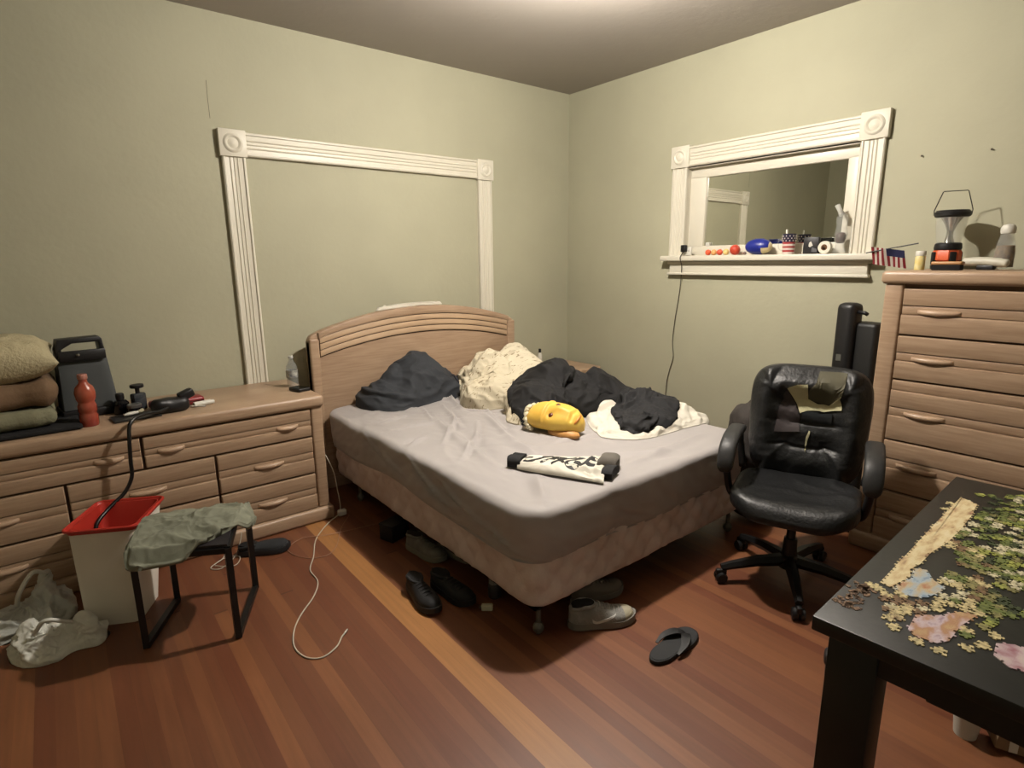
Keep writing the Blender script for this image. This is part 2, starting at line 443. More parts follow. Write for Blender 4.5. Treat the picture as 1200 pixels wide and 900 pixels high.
# wall marks: two nails
for (y, z) in ((-2.652, 2.009), (-2.943, 2.0)):
    b = nb(); lathe(b, [(0, .012), (.005, .011), (.0045, .008), (.002, .008), (.002, 0)], (0, y, z), 10, mtx=Matrix.Rotation(-PI/2, 4, 'Y'))
    tag(link('nail', b, M('nail_iron', (70,60,50), .5, metal=.6), smooth='auto'), 'dark nail in the bare wall ' + ('nearer the window' if y > -2.8 else 'farther from the window, above the lantern'), 'nail')

# ceiling lamp (just outside the frame, the one light the room has)
cl = thing('ceiling_lamp', 'bare globe bulb on a white socket hanging just under the ceiling', 'lamp', (LAMP[0], LAMP[1], H))
b = nb(); lathe(b, [(0, 0), (.06, 0), (.062, -.012), (.045, -.03), (.012, -.036), (0, -.036)], (0,0,0), 32); link('canopy', b, white_m, cl, smooth='auto')
b = nb(); tube(b, [(0, 0, -.03), (0, 0, -.16)], .006, 10); lathe(b, [(0, -.15), (.016, -.15), (.020, -.16), (.020, -.20), (0, -.20)], (0,0,0), 20); link('socket', b, white_m, cl, smooth='auto')
b = nb(); bmesh.ops.create_uvsphere(b, u_segments=24, v_segments=14, radius=.052); em = M('bulb_glass', (255,240,215), .5)
pb0 = em.node_tree.nodes['Principled BSDF']; pb0.inputs['Emission Color'].default_value = (*LAMP_RGB, 1); pb0.inputs['Emission Strength'].default_value = LAMP_STRENGTH
for v in b.verts: v.co.z *= .6
link('bulb', b, em, cl, (0, 0, LAMP[2]-H), smooth=True)

# ================================================================== LOW DRESSER
DX1, DX0, DF = -2.548, -4.322, -.60
dr = thing('low_dresser', 'long low dresser of pale pinkish oak with louvred drawers against the back wall', 'dresser', ((DX0+DX1)/2, -.31, 0))
ox, oy = (DX0+DX1)/2, -.31
def dl(x0, x1, y0, y1, z0, z1, bev=0, bm=None, **k): return bx(x0-ox, x1-ox, y0-oy, y1-oy, z0, z1, bev, bm, **k)
b = nb(); dl(DX0+.012, DX1-.012, DF+.012, -.02, .06, .69, 0, b); link('carcass', b, M('dresser_inside', (120,92,72), .7), dr)
b = nb(); dl(DX0-.012, DX1+.012, DF-.035, -.015, .688, .757, .022, b, seg=4); link('top', b, wood_m, dr, smooth='auto')
b = nb(); dl(DX0-.02, DX1+.02, DF-.04, -.02, .0, .082, .018, b, seg=3); link('plinth', b, wood_m, dr, smooth='auto')
for x0, x1 in ((DX1-.065, DX1), (DX0, DX0+.065)):
    b = nb(); dl(x0, x1, DF-.018, -.02, .08, .69, .012, b, seg=3); link('corner_post', b, wood_m, dr, smooth='auto')
def slab(bm, x0, x1, z0, z1, yf, th, o=(0,0), axis='x', tilt=.007):
    """a drawer-front board leaning outward at its top, rounded top edge"""
    h = z1-z0; r = min(.009, h*.25)
    prof = [(0, z0+.002), (.002, z0+.0005), (th-tilt, z0+.001), (th-tilt+.001, z0+.004), (th-.001, z1-r), (th-.003, z1-r*.4), (th-r, z1-.001), (0, z1-.001)]
    def V(a, d, z): return (a-o[0], yf-d-o[1], z) if axis == 'x' else (yf-d-o[0], a-o[1], z)
    e = .004
    rows = []
    for a, ins in ((x0, e), (x0+e, 0), (x1-e, 0), (x1, e)):
        rows.append([bm.verts.new(V(a, max(0, d-ins if d > .005 else d), z)) for d, z in prof])
    for r0, r1 in zip(rows, rows[1:]):
        for i in range(len(prof)): bm.faces.new([r0[i], r0[(i+1) % len(prof)], r1[(i+1) % len(prof)], r1[i]])
    bm.faces.new(rows[0]); bm.faces.new(rows[-1][::-1])
def pull(bm, c, L, yf, o, axis='x', hh=.028, dep=.026):
    """boat-shaped wooden pull"""
    n = 14; rows = []
    for i in range(n+1):
        t = -1+2*i/n; k = max(.02, (1-t*t))**.55; d = dep*k; h2 = hh*(.55+.45*k)
        cs = [(0, -h2*.5), (d*.75, -h2*.42), (d, -h2*.05), (d*.9, h2*.35), (d*.5, h2*.5), (0, h2*.5)]
        zc = c[1]-.006*k
        rows.append([bm.verts.new((c[0]+t*L/2-o[0], yf-q-o[1], zc+z) if axis == 'x' else (yf-q-o[0], c[0]+t*L/2-o[1], zc+z)) for q, z in cs])
    for r0, r1 in zip(rows, rows[1:]):
        for i in range(6): bm.faces.new([r0[i], r0[(i+1) % 6], r1[(i+1) % 6], r1[i]])
    bm.faces.new(rows[0]); bm.faces.new(rows[-1][::-1])
def drawer(parent, x0, x1, z0, z1, pulls, yf, o, axis='x', hf=(.40, .60), extra=None, pl=.135):
    g = .006; x0 += g; x1 -= g; z0 += .004; z1 -= .004; h = z1-z0
    za, zb = z1-h*hf[0], z1-h*hf[1]
    bm = nb()
    slab(bm, x0, x1, z0, zb, yf, .024, o, axis)
    slab(bm, x0, x1, zb+.001, za, yf, .017, o, axis, .005)
    if extra:
        ze = z1-h*extra; slab(bm, x0, x1, za+.001, ze, yf, .024, o, axis); slab(bm, x0, x1, ze+.001, z1, yf, .020, o, axis, .005)
    else: slab(bm, x0, x1, za+.001, z1, yf, .024, o, axis)
    d = link('drawer', bm, wood_m, parent, smooth='auto')
    for p in pulls:
        hb = nb(); pull(hb, (p, (za+zb)/2-.004), pl, yf-.012, o, axis); link('handle', hb, woodh_m, d, smooth=True)
cxd = (DX0+DX1)/2
for x0, x1, pl_ in ((cxd, DX1-.065, (-3.315, -2.75)), (DX0+.065, cxd, (-3.57, -4.12))):
    drawer(dr, x0, x1, .522, .686, pl_, DF, (ox, oy), pl=.12)
for zr in ((.302, .520), (.082, .300)):
    for x0, x1, p in ((-3.125, DX1-.065, -2.865), (-3.746, -3.125, -3.435), (DX0+.065, -3.746, -4.0)):
        drawer(dr, x0, x1, zr[0], zr[1], (p,), DF, (ox, oy), pl=.16)

# ================================================================== TALL CHEST
CF, CY1, CY0 = -.50, -2.728, -3.70
co = (-.26, (CY0+CY1)/2)
ch = thing('tall_chest_of_drawers', 'tall pale oak chest of drawers against the window wall', 'chest of drawers', (co[0], co[1], 0))
def cb(x0, x1, y0, y1, z0, z1, bev=0, bm=None, **k): return bx(x0-co[0], x1-co[0], y0-co[1], y1-co[1], z0, z1, bev, bm, **k)
b = nb(); cb(CF+.012, -.03, CY0+.012, CY1-.012, .06, 1.37, 0, b); link('carcass', b, M('dresser_inside', (120,92,72), .7), ch)
b = nb(); cb(CF-.035, -.02, CY0-.015, CY1+.018, 1.368, 1.43, .02, b, seg=4); link('top', b, wood_m, ch, smooth='auto')
b = nb(); cb(CF-.04, -.03, CY0-.02, CY1+.02, 0, .085, .018, b, seg=3); link('plinth', b, wood_m, ch, smooth='auto')
for y0, y1 in ((CY1-.078, CY1), (CY0, CY0+.078)):
    b = nb(); cb(CF-.018, -.03, y0, y1, .08, 1.37, .012, b, seg=3); link('corner_post', b, wood_m, ch, smooth='auto')
ya, yb = CY0+.078, CY1-.078
for z0, z1, hf, ex in ((1.129, 1.352, (.37, .57), None), (.912, 1.129, (.385, .58), None), (.607, .912, (.45, .594), .167), (.345, .607, (.36, .55), None), (.085, .345, (.40, .58), None)):
    drawer(ch, ya, yb, z0, z1, (-2.96, -3.46), CF, co, 'y', hf, ex, pl=.17)

# ================================================================== BED
bed = thing('bed', 'double bed with an arched pale oak headboard and quilted box spring', 'bed', (-1.61, -1.25, 0))
bo = Vector((-1.61, -1.25, 0))
def arc(x, a, k):
    u = (x+1.61)/.8; return a-k*u*u
XL, XR = -2.445, -.785
out = [(XL, .0), (XL, 1.0)]
for i in range(9):
    t = i/8; a = PI-t*PI/2*.75; out.append((XL+.05+.05*math.cos(a), 1.0+.05*math.sin(a)))
xs = [-2.36+(1.50)*i/36 for i in range(37)]
out += [(x, arc(x, 1.188, .135)) for x in xs]
for i in range(9):
    t = i/8; a = PI/2*.75*(1-t); out.append((XR-.05+.05*math.cos(a), 1.0+.05*math.sin(a)))
out += [(XR, .0)]
b = nb(); prism(b, [(p[0]-bo.x, p[1]) for p in out], -.13-bo.y, -.19-bo.y, 'y', .012)
hb = link('headboard', b, wood_m, bed, smooth='auto')
# raised frame: posts + top arch in front of the panel
def strip(f0, f1, x0, x1, y0, y1, bev=.004, n=36):
    xs = [x0+(x1-x0)*i/n for i in range(n+1)]
    p = [(x-bo.x, f0(x)) for x in xs]+[(x-bo.x, f1(x)) for x in reversed(xs)]
    bm = nb(); prism(bm, p, y0-bo.y, y1-bo.y, 'y', bev); return bm
link('arch_rail', strip(lambda x: arc(x, 1.130, .115), lambda x: arc(x, 1.186, .135), XL+.06, XR-.06, -.185, -.206, .006), wood_m, hb, smooth='auto')
for x0, x1 in ((XL, XL+.062), (XR-.072, XR)):
    b = nb(); bx(x0-bo.x, x1-bo.x, -.206-bo.y, -.13-bo.y, .3, arc((x0+x1)/2, 1.188, .135)-.03, .012, b, seg=3); link('headboard_post', b, wood_m, hb, smooth='auto')
for k in range(3):
    a0 = 1.007+k*.041; a1 = a0+.037
    link('slat', strip(lambda x: arc(x, a0, .110), lambda x: arc(x, a1, .110), XL+.066, XR-.078, -.186, -.203, .006), M('pale_slat', (200,170,138), .4, var=.05), hb, smooth='auto')
link('dark_groove', strip(lambda x: arc(x, 1.001, .110), lambda x: arc(x, 1.133, .112), XL+.062, XR-.074, -.186, -.1915, 0), groove_m, hb)
# box spring
quilt_m = M('quilted_ticking', (240,226,222), .8, rgb2=(216,196,188), vscale=5, bump=.2, bscale=120)
BXL, BXR, BYF, BYH = -2.362, -.842, -2.275, -.235
q = rbox((BXR-BXL, BYH-BYF, .235), (100, 130, 16), .03, .09)
def quilt(co, n):
    s = .13
    if abs(n.z) > .7: return n*0
    u = (co.x+co.y)  if True else 0
    t = co.x if abs(n.y) > abs(n.x) else co.y
    a = math.sin((t+co.z)*PI/s); c_ = math.sin((t-co.z)*PI/s)
    return n*(.020*(abs(a*c_))**.6-.010+.004*nz(co.x*5, co.y*5, co.z*8))
displace(q, quilt)
for v in q.verts:
    if v.co.z < 0:   # soft sagging fabric along the bottom
        v.co.z -= .018*(.5+.5*nz(v.co.x*4, v.co.y*4, 3))*(-v.co.z/.117)
link('box_spring', q, quilt_m, bed, (-1.602-bo.x, -1.255-bo.y, .258), smooth=True)
b = nb()
for x0, x1, y0, y1 in ((BXL+.04, BXL+.07, BYF+.05, BYH), (BXR-.07, BXR-.04, BYF+.05, BYH), (BXL+.04, BXR-.04, BYF+.05, BYF+.08), (BXL+.04, BXR-.04, BYH-.2, BYH-.17), (-1.62, -1.59, BYF+.05, BYH-.17)):
    bx(x0-bo.x, x1-bo.x, y0-bo.y, y1-bo.y, .105, .127, 0, b)
link('bed_frame', b, M('rusty_angle_iron', (48,38,34), .6, metal=.5), bed)
for x, y in ((-2.305, -2.225), (-.90, -2.225), (-2.305, -.5), (-.90, -.5), (-1.605, -1.35)):
    b = nb(); tube(b, [(x-bo.x, y-bo.y, .11), (x-bo.x, y-bo.y, .05)], .011, 10)
    lathe(b, [(0, 0), (.012, .002), (.021, .014), (.024, .026), (.021, .038), (.013, .05), (0, .052)], (x-bo.x, y-bo.y, 0), 14)
    link('leg', b, M('caster_grey', (120,118,110), .4, metal=.4), bed, smooth='auto')
b = rbox((1.49, 1.99, .17), (8, 8, 2), .03); mattress = link('mattress', b, M('mattress_ticking', (200,195,185), .8), bed, (-1.605-bo.x, -1.25-bo.y, .455), smooth=True)

# fitted sheet
def seg_d(px, py, a, c):
    ax, ay = a; bx_, by_ = c; dx, dy = bx_-ax, by_-ay; L2 = dx*dx+dy*dy
    t = ((px-ax)*dx+(py-ay)*dy)/L2; tc = max(0, min(1, t)); ex, ey = px-(ax+dx*tc), py-(ay+dy*tc)
    s = math.copysign(1, dx*(py-ay)-dy*(px-ax)); return math.hypot(ex, ey)*s, tc
CRE = [((-1.9,-.62),(-2.02,-.95),.010,.018),((-1.45,-.95),(-1.70,-1.45),.010,.02),((-2.05,-.60),(-1.85,-.95),.010,.016),((-1.80,-1.1),(-2.05,-1.45),.009,.02),((-1.95,-1.3),(-2.25,-1.6),.009,.025),((-1.35,-1.75),(-1.75,-1.70),.006,.03),
       ((-1.55,-.30),(-1.74,-.88),.016,.030),((-1.79,-.38),(-1.50,-.75),.013,.025),((-1.95,-.80),(-2.14,-1.50),.010,.04),((-1.99,-1.03),(-2.18,-1.80),.012,.045),
       ((-1.67,-1.00),(-1.88,-1.53),.016,.03),((-2.27,-.77),(-2.05,-.73),.010,.03),((-2.33,-1.25),(-2.2,-1.18),.012,.03),((-1.92,-1.80),(-1.87,-1.45),.009,.05),
       ((-2.25,-2.2),(-2.10,-1.98),.012,.05),((-1.93,-.50),(-1.68,-.48),.012,.022),((-1.75,-.62),(-1.95,-1.15),.013,.025),((-1.6,-.9),(-1.75,-1.3),.013,.022),
       ((-2.2,-.5),(-1.9,-.62),.010,.025),((-2.28,-.95),(-2.0,-1.0),.010,.03),((-1.3,-2.2),(-1.6,-2.0),.008,.05),((-1.0,-2.1),(-1.7,-2.15),.008,.04),((-1.85,-.95),(-2.2,-1.35),.010,.02),((-1.72,-.75),(-1.60,-1.05),.012,.02)]
SIDE = [(-.95,.12,.50),(-1.18,.10,.46),(-1.45,.12,.50),(-1.62,.10,.44),(-1.78,.12,.47),(-1.98,.10,.42),(-2.1,.08,.40)]
q = rbox((1.60, 2.10, .235), (170, 220, 20), .038, .15)
SXc, SYc, SZc = -1.602, -1.245, .4425
def sheet(co, n):
    x, y, z = co.x+SXc, co.y+SYc, co.z; d = Vector((0,0,0))
    top = max(0, (z-.05)/.068)
    if top > 0:
        h = 0
        for a, c, am, wd in CRE:
            s, t = seg_d(x, y, a, c); e = math.sin(PI*max(.0, min(1, t*.94+.03)))**.6
            h += 1.5*am*e*(math.exp(-abs(s/(wd*.55))**1.5)-.6*math.exp(-((s-wd*1.1)/(wd*.8))**2))
        h += .010*nz(x*2.2, y*2.2, 1)+.012*ridge(x*3.6, y*2.0, 4, 3)*(1 if y > -1.6 else max(.25, 1+(y+1.6)*1.5))
        d.z += h*top
    if abs(n.z) < .8 and z < .11:
        k = min(1, (.118-z)/.08)
        f = .014*nz(x*5, y*5, z*6+2)+.006*nz(x*16+z*20, y*16+z*20, 5)
        if x < -2.2:
            for (yc, L, zc) in SIDE:
                sl = (y-yc)*.32; dz = (z+SZc)-(zc+sl); e = math.exp(-((y-yc)/L)**2)
                f += .026*e*math.exp(-(dz/.009)**2)-.018*e*math.exp(-((dz+.022)/.016)**2)
        d += Vector((n.x, n.y, 0))*f*k
        if z < -.02: d += Vector((n.x, n.y, 0))*(-.012*((-.02-z)/.1))
    if z < -.05 :
        d.z += (.020*nz(x*2.4, y*2.4, 7)+ .03*math.exp(-((y+1.15)/.25)**2)*(1 if x < -2.2 else 0))*(-z-.05)/.07
    # the mattress corner nearest the room sags a little
    return d
displace(q, sheet)
sheet_m = M('grey_sheet', (178,172,170), .62, var=.04, vscale=3, sheen=.15, bump=.04, bscale=300)
sh = link('fitted_sheet', q, sheet_m, mattress, (SXc+1.605, SYc+1.25, SZc-.455), smooth=True); sh['label'] = 'creased grey fitted sheet stretched over the mattress'

# ------------------------------------------------------------------ bedding
ZB = .565
def fabric(name, rgb, rgb2=None, **k): return M(name, rgb, k.pop('rough', .85), rgb2=rgb2, **k)
# charcoal pillow leaning on the headboard
def pillow(name, L, Wd, T, mat, loc, rot, seed=0, wr=.02, sag=.0):
    nx, ny = 60, 44; bm = nb(); g = {}
    for s in (1, -1):
        for i in range(nx+1):
            for j in range(ny+1):
                u, v = -1+2*i/nx, -1+2*j/ny
                if s == -1 and (i in (0, nx) or j in (0, ny)): g[(s, i, j)] = g[(1, i, j)]; continue
                e = max(0, (1-abs(u)**3.2))**.5*max(0, (1-abs(v)**3.2))**.5
                pin = 1-.07*(1-abs(v)**2)*0; cu = 1-.10*(1-abs(v))*(abs(u)**4); cv = 1-.12*(1-abs(u))*(abs(v)**4)
                z = s*T/2*e+(ridge(u*2.2+seed, v*2.0, seed, 3)-.5)*wr*2*e*(1 if s > 0 else .3)
                z += sag*(u*u)
                g[(s, i, j)] = bm.verts.new((u*L/2*cu, v*Wd/2*cv, z+.35*wr*nz(u*4, v*4, seed)))
        for i in range(nx):
            for j in range(ny):
                try: bm.faces.new([g[(s, i, j)], g[(s, i+1, j)], g[(s, i+1, j+1)], g[(s, i, j+1)]])
                except ValueError: pass
    return link(name, bm, mat, None, loc, smooth=True, rot=rot)
char_m = fabric('charcoal_cotton', (52,55,60), var=.12, vscale=5, bump=.05, bscale=200)
pb = [(-2.20,-.27),(-2.17,-.50),(-2.04,-.60),(-1.86,-.57),(-1.65,-.52),(-1.47,-.48),(-1.40,-.36),(-1.46,-.245),(-1.8,-.24),(-2.05,-.24)]
PIL = heap('pillow', pb, ZB-.02, [(-1.78,-.33,.22,.22,.34),(-2.06,-.38,.15,.17,.20),(-1.93,-.34,.15,.16,.27),(-1.60,-.36,.14,.14,.20)], char_m, base=.09, wr=.020, wf=3.6, edge=7, seed=3, under=[sh], n_r=60, n_t=200, sx=(1,.8,2))
tag(PIL, 'crumpled charcoal pillow slumped against the headboard', 'pillow')
nav_m = fabric('navy_fabric', (32,34,46), rgb2=(58,56,60), vscale=14)
SPL = heap('small_pillow', [(-1.50,-.25),(-1.50,-.46),(-1.42,-.62),(-1.28,-.62),(-1.15,-.40),(-1.2,-.245),(-1.35,-.24)], ZB-.02, [(-1.38,-.36,.14,.16,.16)], nav_m, base=.09, wr=.016, wf=6, seed=8, under=[sh, PIL], thick=.02)
tag(SPL, 'dark navy pillow half hidden between the charcoal pillow and the comforter', 'pillow')

# cream comforter with thin printed sprigs
def comforter_mat():
    m = M('cream_comforter', (230,220,194), .85, rgb2=(216,204,176), vscale=2.5, bump=.05, bscale=150)
    nt = m.node_tree; N = nt.nodes; L = nt.links; b_ = N['Principled BSDF']
    src = b_.inputs['Base Color'].links[0].from_socket
    tc = N.new('ShaderNodeTexCoord'); mp = N.new('ShaderNodeMapping'); mp.inputs['Scale'].default_value = (16, 90, 30); mp.inputs['Rotation'].default_value = (0, 0, .6)
    L.new(tc.outputs['Object'], mp.inputs[0])
    n = N.new('ShaderNodeTexNoise'); n.inputs['Scale'].default_value = 1; n.inputs['Detail'].default_value = 2; n.inputs['Distortion'].default_value = .8; L.new(mp.outputs[0], n.inputs['Vector'])
    r = N.new('ShaderNodeValToRGB'); r.color_ramp.elements[0].position = .615; r.color_ramp.elements[1].position = .64; L.new(n.outputs['Fac'], r.inputs[0])
    mx = N.new('ShaderNodeMix'); mx.data_type = 'RGBA'; L.new(r.outputs[0], mx.inputs['Factor']); L.new(src, mx.inputs[6]); mx.inputs[7].default_value = (*lin((150,134,106)), 1)
    L.new(mx.outputs[2], b_.inputs['Base Color']); return m
comf_m = comforter_mat()
do = [(-1.52,-.50),(-1.66,-.74),(-1.60,-.90),(-1.50,-1.0),(-1.68,-1.24),(-1.60,-1.42),(-1.3,-1.45),(-1.12,-1.50),(-.90,-1.5),(-.86,-1.2),(-.85,-.7),(-.88,-.40),(-1.12,-.27),(-1.38,-.30)]
COMF = heap('comforter', do, ZB-.02, [(-1.33,-.60,.20,.20,.35),(-1.10,-.62,.26,.30,.37),(-1.0,-.95,.22,.25,.22),(-1.45,-.80,.14,.14,.20),(-1.2,-1.1,.3,.3,.16)], comf_m, base=.10, wr=.036, wf=3.6, edge=7, seed=1, n_r=110, n_t=360, under=[sh, PIL, SPL], thick=.03, lumps=.02, sx=(.7,1.4,1.1), oct=3)
tag(COMF, 'cream comforter with thin printed sprigs heaped at the head of the bed', 'comforter')
# the white lower end of the bedding on the far side
whit_m = fabric('white_cotton', (232,226,210), var=.03, vscale=4)
WBL = heap('white_blanket', [(-1.06,-1.40),(-1.22,-1.44),(-1.38,-1.62),(-1.47,-1.80),(-1.38,-1.93),(-1.22,-1.97),(-1.0,-1.98),(-.86,-2.0),(-.74,-1.97),(-.72,-1.80),(-.78,-1.6),(-.84,-1.45)], ZB-.02, [(-.92,-1.70,.22,.25,.13),(-1.15,-1.6,.2,.2,.07)], whit_m, base=.05, wr=.018, wf=7, edge=7, seed=21, n_r=60, n_t=220, under=[sh, COMF], thick=.012)
tag(WBL, 'white blanket end spread under the black clothes at the far side of the bed', 'blanket')
# black sweater heap
blk_m = fabric('black_jersey', (19,18,19), var=.2, vscale=5, bump=.04, bscale=200)
so = [(-1.50,-1.02),(-1.62,-1.20),(-1.67,-1.38),(-1.56,-1.47),(-1.38,-1.40),(-1.22,-1.48),(-1.08,-1.46),(-.96,-1.56),(-.84,-1.60),(-.76,-1.48),(-.80,-1.22),(-.90,-1.0),(-1.10,-.90),(-1.32,-.90)]
SWT = heap('black_sweater', so, ZB-.02, [(-1.22,-1.18,.26,.28,.31),(-1.42,-1.22,.18,.18,.24),(-1.0,-1.30,.20,.20,.24),(-.86,-1.45,.12,.14,.16),(-1.6,-1.36,.1,.12,.09)], blk_m, base=.08, wr=.034, wf=3.2, edge=8, seed=5, n_r=80, n_t=260, under=[sh, COMF, WBL], thick=.02, sx=(1.3,.8,1), oct=3)
tag(SWT, 'large black sweater thrown in a mound over the comforter', 'sweater')
b2_m = fabric('black_fleece', (24,24,26), rgb2=(34,34,36), vscale=9)
TRS = heap('black_trousers', [(-1.02,-1.50),(-1.20,-1.60),(-1.34,-1.80),(-1.36,-1.91),(-1.22,-1.93),(-1.10,-1.96),(-.93,-1.88),(-.80,-1.72),(-.74,-1.54),(-.88,-1.46)], ZB-.02, [(-1.03,-1.66,.16,.18,.17),(-1.2,-1.82,.13,.13,.13),(-.90,-1.62,.12,.13,.15)], b2_m, base=.08, wr=.036, wf=6.5, edge=7, seed=31, n_r=70, n_t=240, under=[sh, WBL, SWT], thick=.02, oct=3)
tag(TRS, 'crumpled black trousers in a ball beside the black sweater', 'trousers')
recs = {'pillow':(-1.8,-.4,ZB),'small_pillow':(-1.37,-.4,ZB),'comforter':(-1.2,-.8,ZB),'white_blanket':(-1.1,-1.7,ZB),'black_sweater':(-1.2,-1.25,ZB),'black_trousers':(-1.05,-1.7,ZB)}
for k_, v_ in recs.items(): recenter(bpy.data.objects[k_], v_)

# yellow face mask
def mask_obj():
    T = thing('yellow_mask', 'yellow rubber face mask with brown eyes lying face up on the sheet', 'mask', (-1.575, -1.575, ZB+.004), math.atan2(-.41, .115))
    nu, nv = 60, 40; bm = nb(); rows = []
    for i in range(nu+1):
        u = i/nu; x = -.19+.37*u
        w_ = .105*max(0, 1-abs((u-.42)/.60)**2.6)**.55 if u < 1 else 0
        w_ = max(w_, .004); hgt = .155*max(0.0, 1-abs((u-.45)/.58)**3)**.5; hgt = max(hgt, .006)
        row = []
        for j in range(nv):
            a = 2*PI*j/nv; y = w_*math.cos(a); z = (hgt*.5+hgt*.5*math.sin(a)) if math.sin(a) > 0 else hgt*.5+hgt*.5*math.sin(a)
            yn = math.cos(a); s = math.sin(a)
            if s > 0:
                z += .020*math.exp(-(yn/.20)**2)*math.exp(-((u-.66)/.20)**2)            # nose ridge
                z -= .016*math.exp(-((abs(yn)-.48)/.18)**2)*math.exp(-((u-.50)/.07)**2) # eye hollows
                z += .012*math.exp(-((u-.36)/.035)**2)                                   # brow band
                z -= .010*math.exp(-((u-.40)/.02)**2)
                z -= .012*math.exp(-((u-.86)/.02)**2)*(1 if abs(yn) < .6 else 0)         # mouth
                z += .008*math.exp(-((u-.83)/.02)**2)
            row.append(bm.verts.new((x, y, max(0.001, z))))
        rows.append(row)
    for r0, r1 in zip(rows, rows[1:]):
        for j in range(nv): bm.faces.new([r0[j], r0[(j+1) % nv], r1[(j+1) % nv], r1[j]])
    bm.faces.new(rows[0]); bm.faces.new(rows[-1][::-1])
    ym = M('yellow_rubber', (250,212,98), .5, rgb2=(240,188,78), vscale=5, bump=.04, bscale=30)
    link('face', bm, ym, T, smooth=True)
    for s in (-1, 1):
        e = nb(); lathe(e, [(0, .012), (.008, .011), (.015, .007), (.0185, 0), (.0185, -.006), (0, -.006)], (0.0, s*.048, .131), 20, mtx=Matrix.Rotation(-s*.42, 4, 'X'))
        eo = link('eye', e, M('brown_eye', (120,62,30), .35), T, smooth=True)
        pnb = nb(); lathe(pnb, [(0, .0150), (.005, .0140), (.006, .011), (0, .011)], (0.0, s*.048, .131), 14, mtx=Matrix.Rotation(-s*.42, 4, 'X')); link('pupil', pnb, M('dark_pupil', (40,20,14), .3), eo, smooth=True)
    # lips / chin, orange
    ck = nb(); tube(ck, crom([(.135, -.058, .070), (.158, -.025, .092), (.158, .025, .092), (.135, .058, .070)], 6), [.003+.006*math.sin(PI*i/18) for i in range(19)], 10)
    link('lips', ck, M('orange_rubber', (232,148,60), .5), T, smooth=True)
    # neck flap lying toward the camera
    fl = nb(); lathe(fl, [(0, 0), (.07, .0), (.085, .012), (.08, .03), (.055, .045), (0, .05)], (.075, -.080, .0), 24, sx=1.35, sy=.62); link('neck_flap', fl, M('tan_rubber', (206,150,84), .5, var=.1), T, smooth=True)
    # frilly cream edge around the crown
    fr_ = nb(); pts = []
    for i in range(33):
        t = i/32; a = -1.45+2.9*t; k = .009*math.sin(i*1.9)
        pts.append((-.135-.075*math.cos(a)+k, .105*math.sin(a), .035+.075*math.cos(a)**2+k))
    tube(fr_, pts, [.016+.005*math.sin(i*2.4) for i in range(33)], 10); link('frill', fr_, M('cream_lace', (232,222,190), .8, bump=.4, bscale=60), T, smooth=True)
mask_obj()
ymo = bpy.data.objects['yellow_mask']; ymo.scale = (.86, .90, .86); RX = Matrix.Rotation(math.radians(27), 4, 'X')
for c_ in [q for q in ymo.children_recursive if not q.name.startswith('neck_flap')]:
    for v in c_.data.vertices:
        p = RX @ v.co; p.z += .034; p.y -= .004; v.co = p
        if v.co.z < .001: v.co.z = .001

# white printed jersey, rolled
jr = thing('white_jersey', 'rolled white jersey with black cuffs and black lettering on the sheet', 'jersey', (-1.955, -2.01, ZB+.004), math.atan2(-.37, .225))
HWJ = .135
def jw(x): return HWJ*(.80+.25*max(-1, min(1, x/.2)))
def jz(x, v):
    u = x/.215
    e = max(0, 1-abs(u)**8)**.5*max(0, 1-abs(v)**3)**.5
    q = Vector((x*7, v*1.1+2, 6))
    f = (ridge3(q*1.3, 5, 2)-.5)*.030*(.15+.85*max(0, min(1, (u-.1)/.6))+.5*max(0, -v-.2))
    return .004+e*(.034+.008*nz(x*9, v, 2)+f)
def jp(x, v, dz=0):
    return Vector((x+.010*math.sin(v*3), v*jw(x)+.010*math.sin(x*9), jz(x, v)+dz))
def jshape(x0, x1, v0, v1, nx, ny, zf):
    bm = nb(); g = []
    for i in range(nx+1):
        col = []
        for j in range(ny+1):
            x = x0+(x1-x0)*i/nx; v = v0+(v1-v0)*j/ny; p = jp(x, v); p.z = zf(x, v); col.append(bm.verts.new(p))
        g.append(col)
    lowr = [[bm.verts.new((v.co.x, v.co.y, .001)) for v in col] for col in g]
    for i in range(nx):
        for j in range(ny):
            bm.faces.new([g[i][j], g[i+1][j], g[i+1][j+1], g[i][j+1]]); bm.faces.new([lowr[i][j], lowr[i][j+1], lowr[i+1][j+1], lowr[i+1][j]])
    for i in range(nx):
        for j in (0, ny): bm.faces.new([g[i][j], g[i+1][j], lowr[i+1][j], lowr[i][j]])
    for j in range(ny):
        for i in (0, nx): bm.faces.new([g[i][j], g[i][j+1], lowr[i][j+1], lowr[i][j]])
    return bm
link('body', jshape(-.20, .205, -1, 1, 90, 60, jz), whit_m, jr, smooth='auto')
cuff_m = fabric('black_rib', (28,28,30), var=.2, vscale=20)
def tubz(c, h, top): return lambda x, v: .005+top*max(0, 1-((v-c)/h)**4)**.5
link('cuff', jshape(-.250, -.185, -.85, .15, 16, 20, tubz(-.35, .55, .040)), cuff_m, jr, smooth='auto')
link('cuff', jshape(-.262, -.205, .10, .66, 12, 12, tubz(.38, .32, .034)), cuff_m, jr, smooth='auto')
link('collar', jshape(.140, .222, .05, .92, 20, 20, lambda x, v: .006+.055*max(0, 1-((v-.48)/.46)**4)**.5*max(.3, 1-((x-.18)/.06)**4)), M('grey_knit', (104,98,90), .85), jr, smooth='auto')
link('collar_band', jshape(.190, .238, -.62, .12, 10, 16, tubz(-.25, .42, .034)), cuff_m, jr, smooth='auto')
lt = nb()
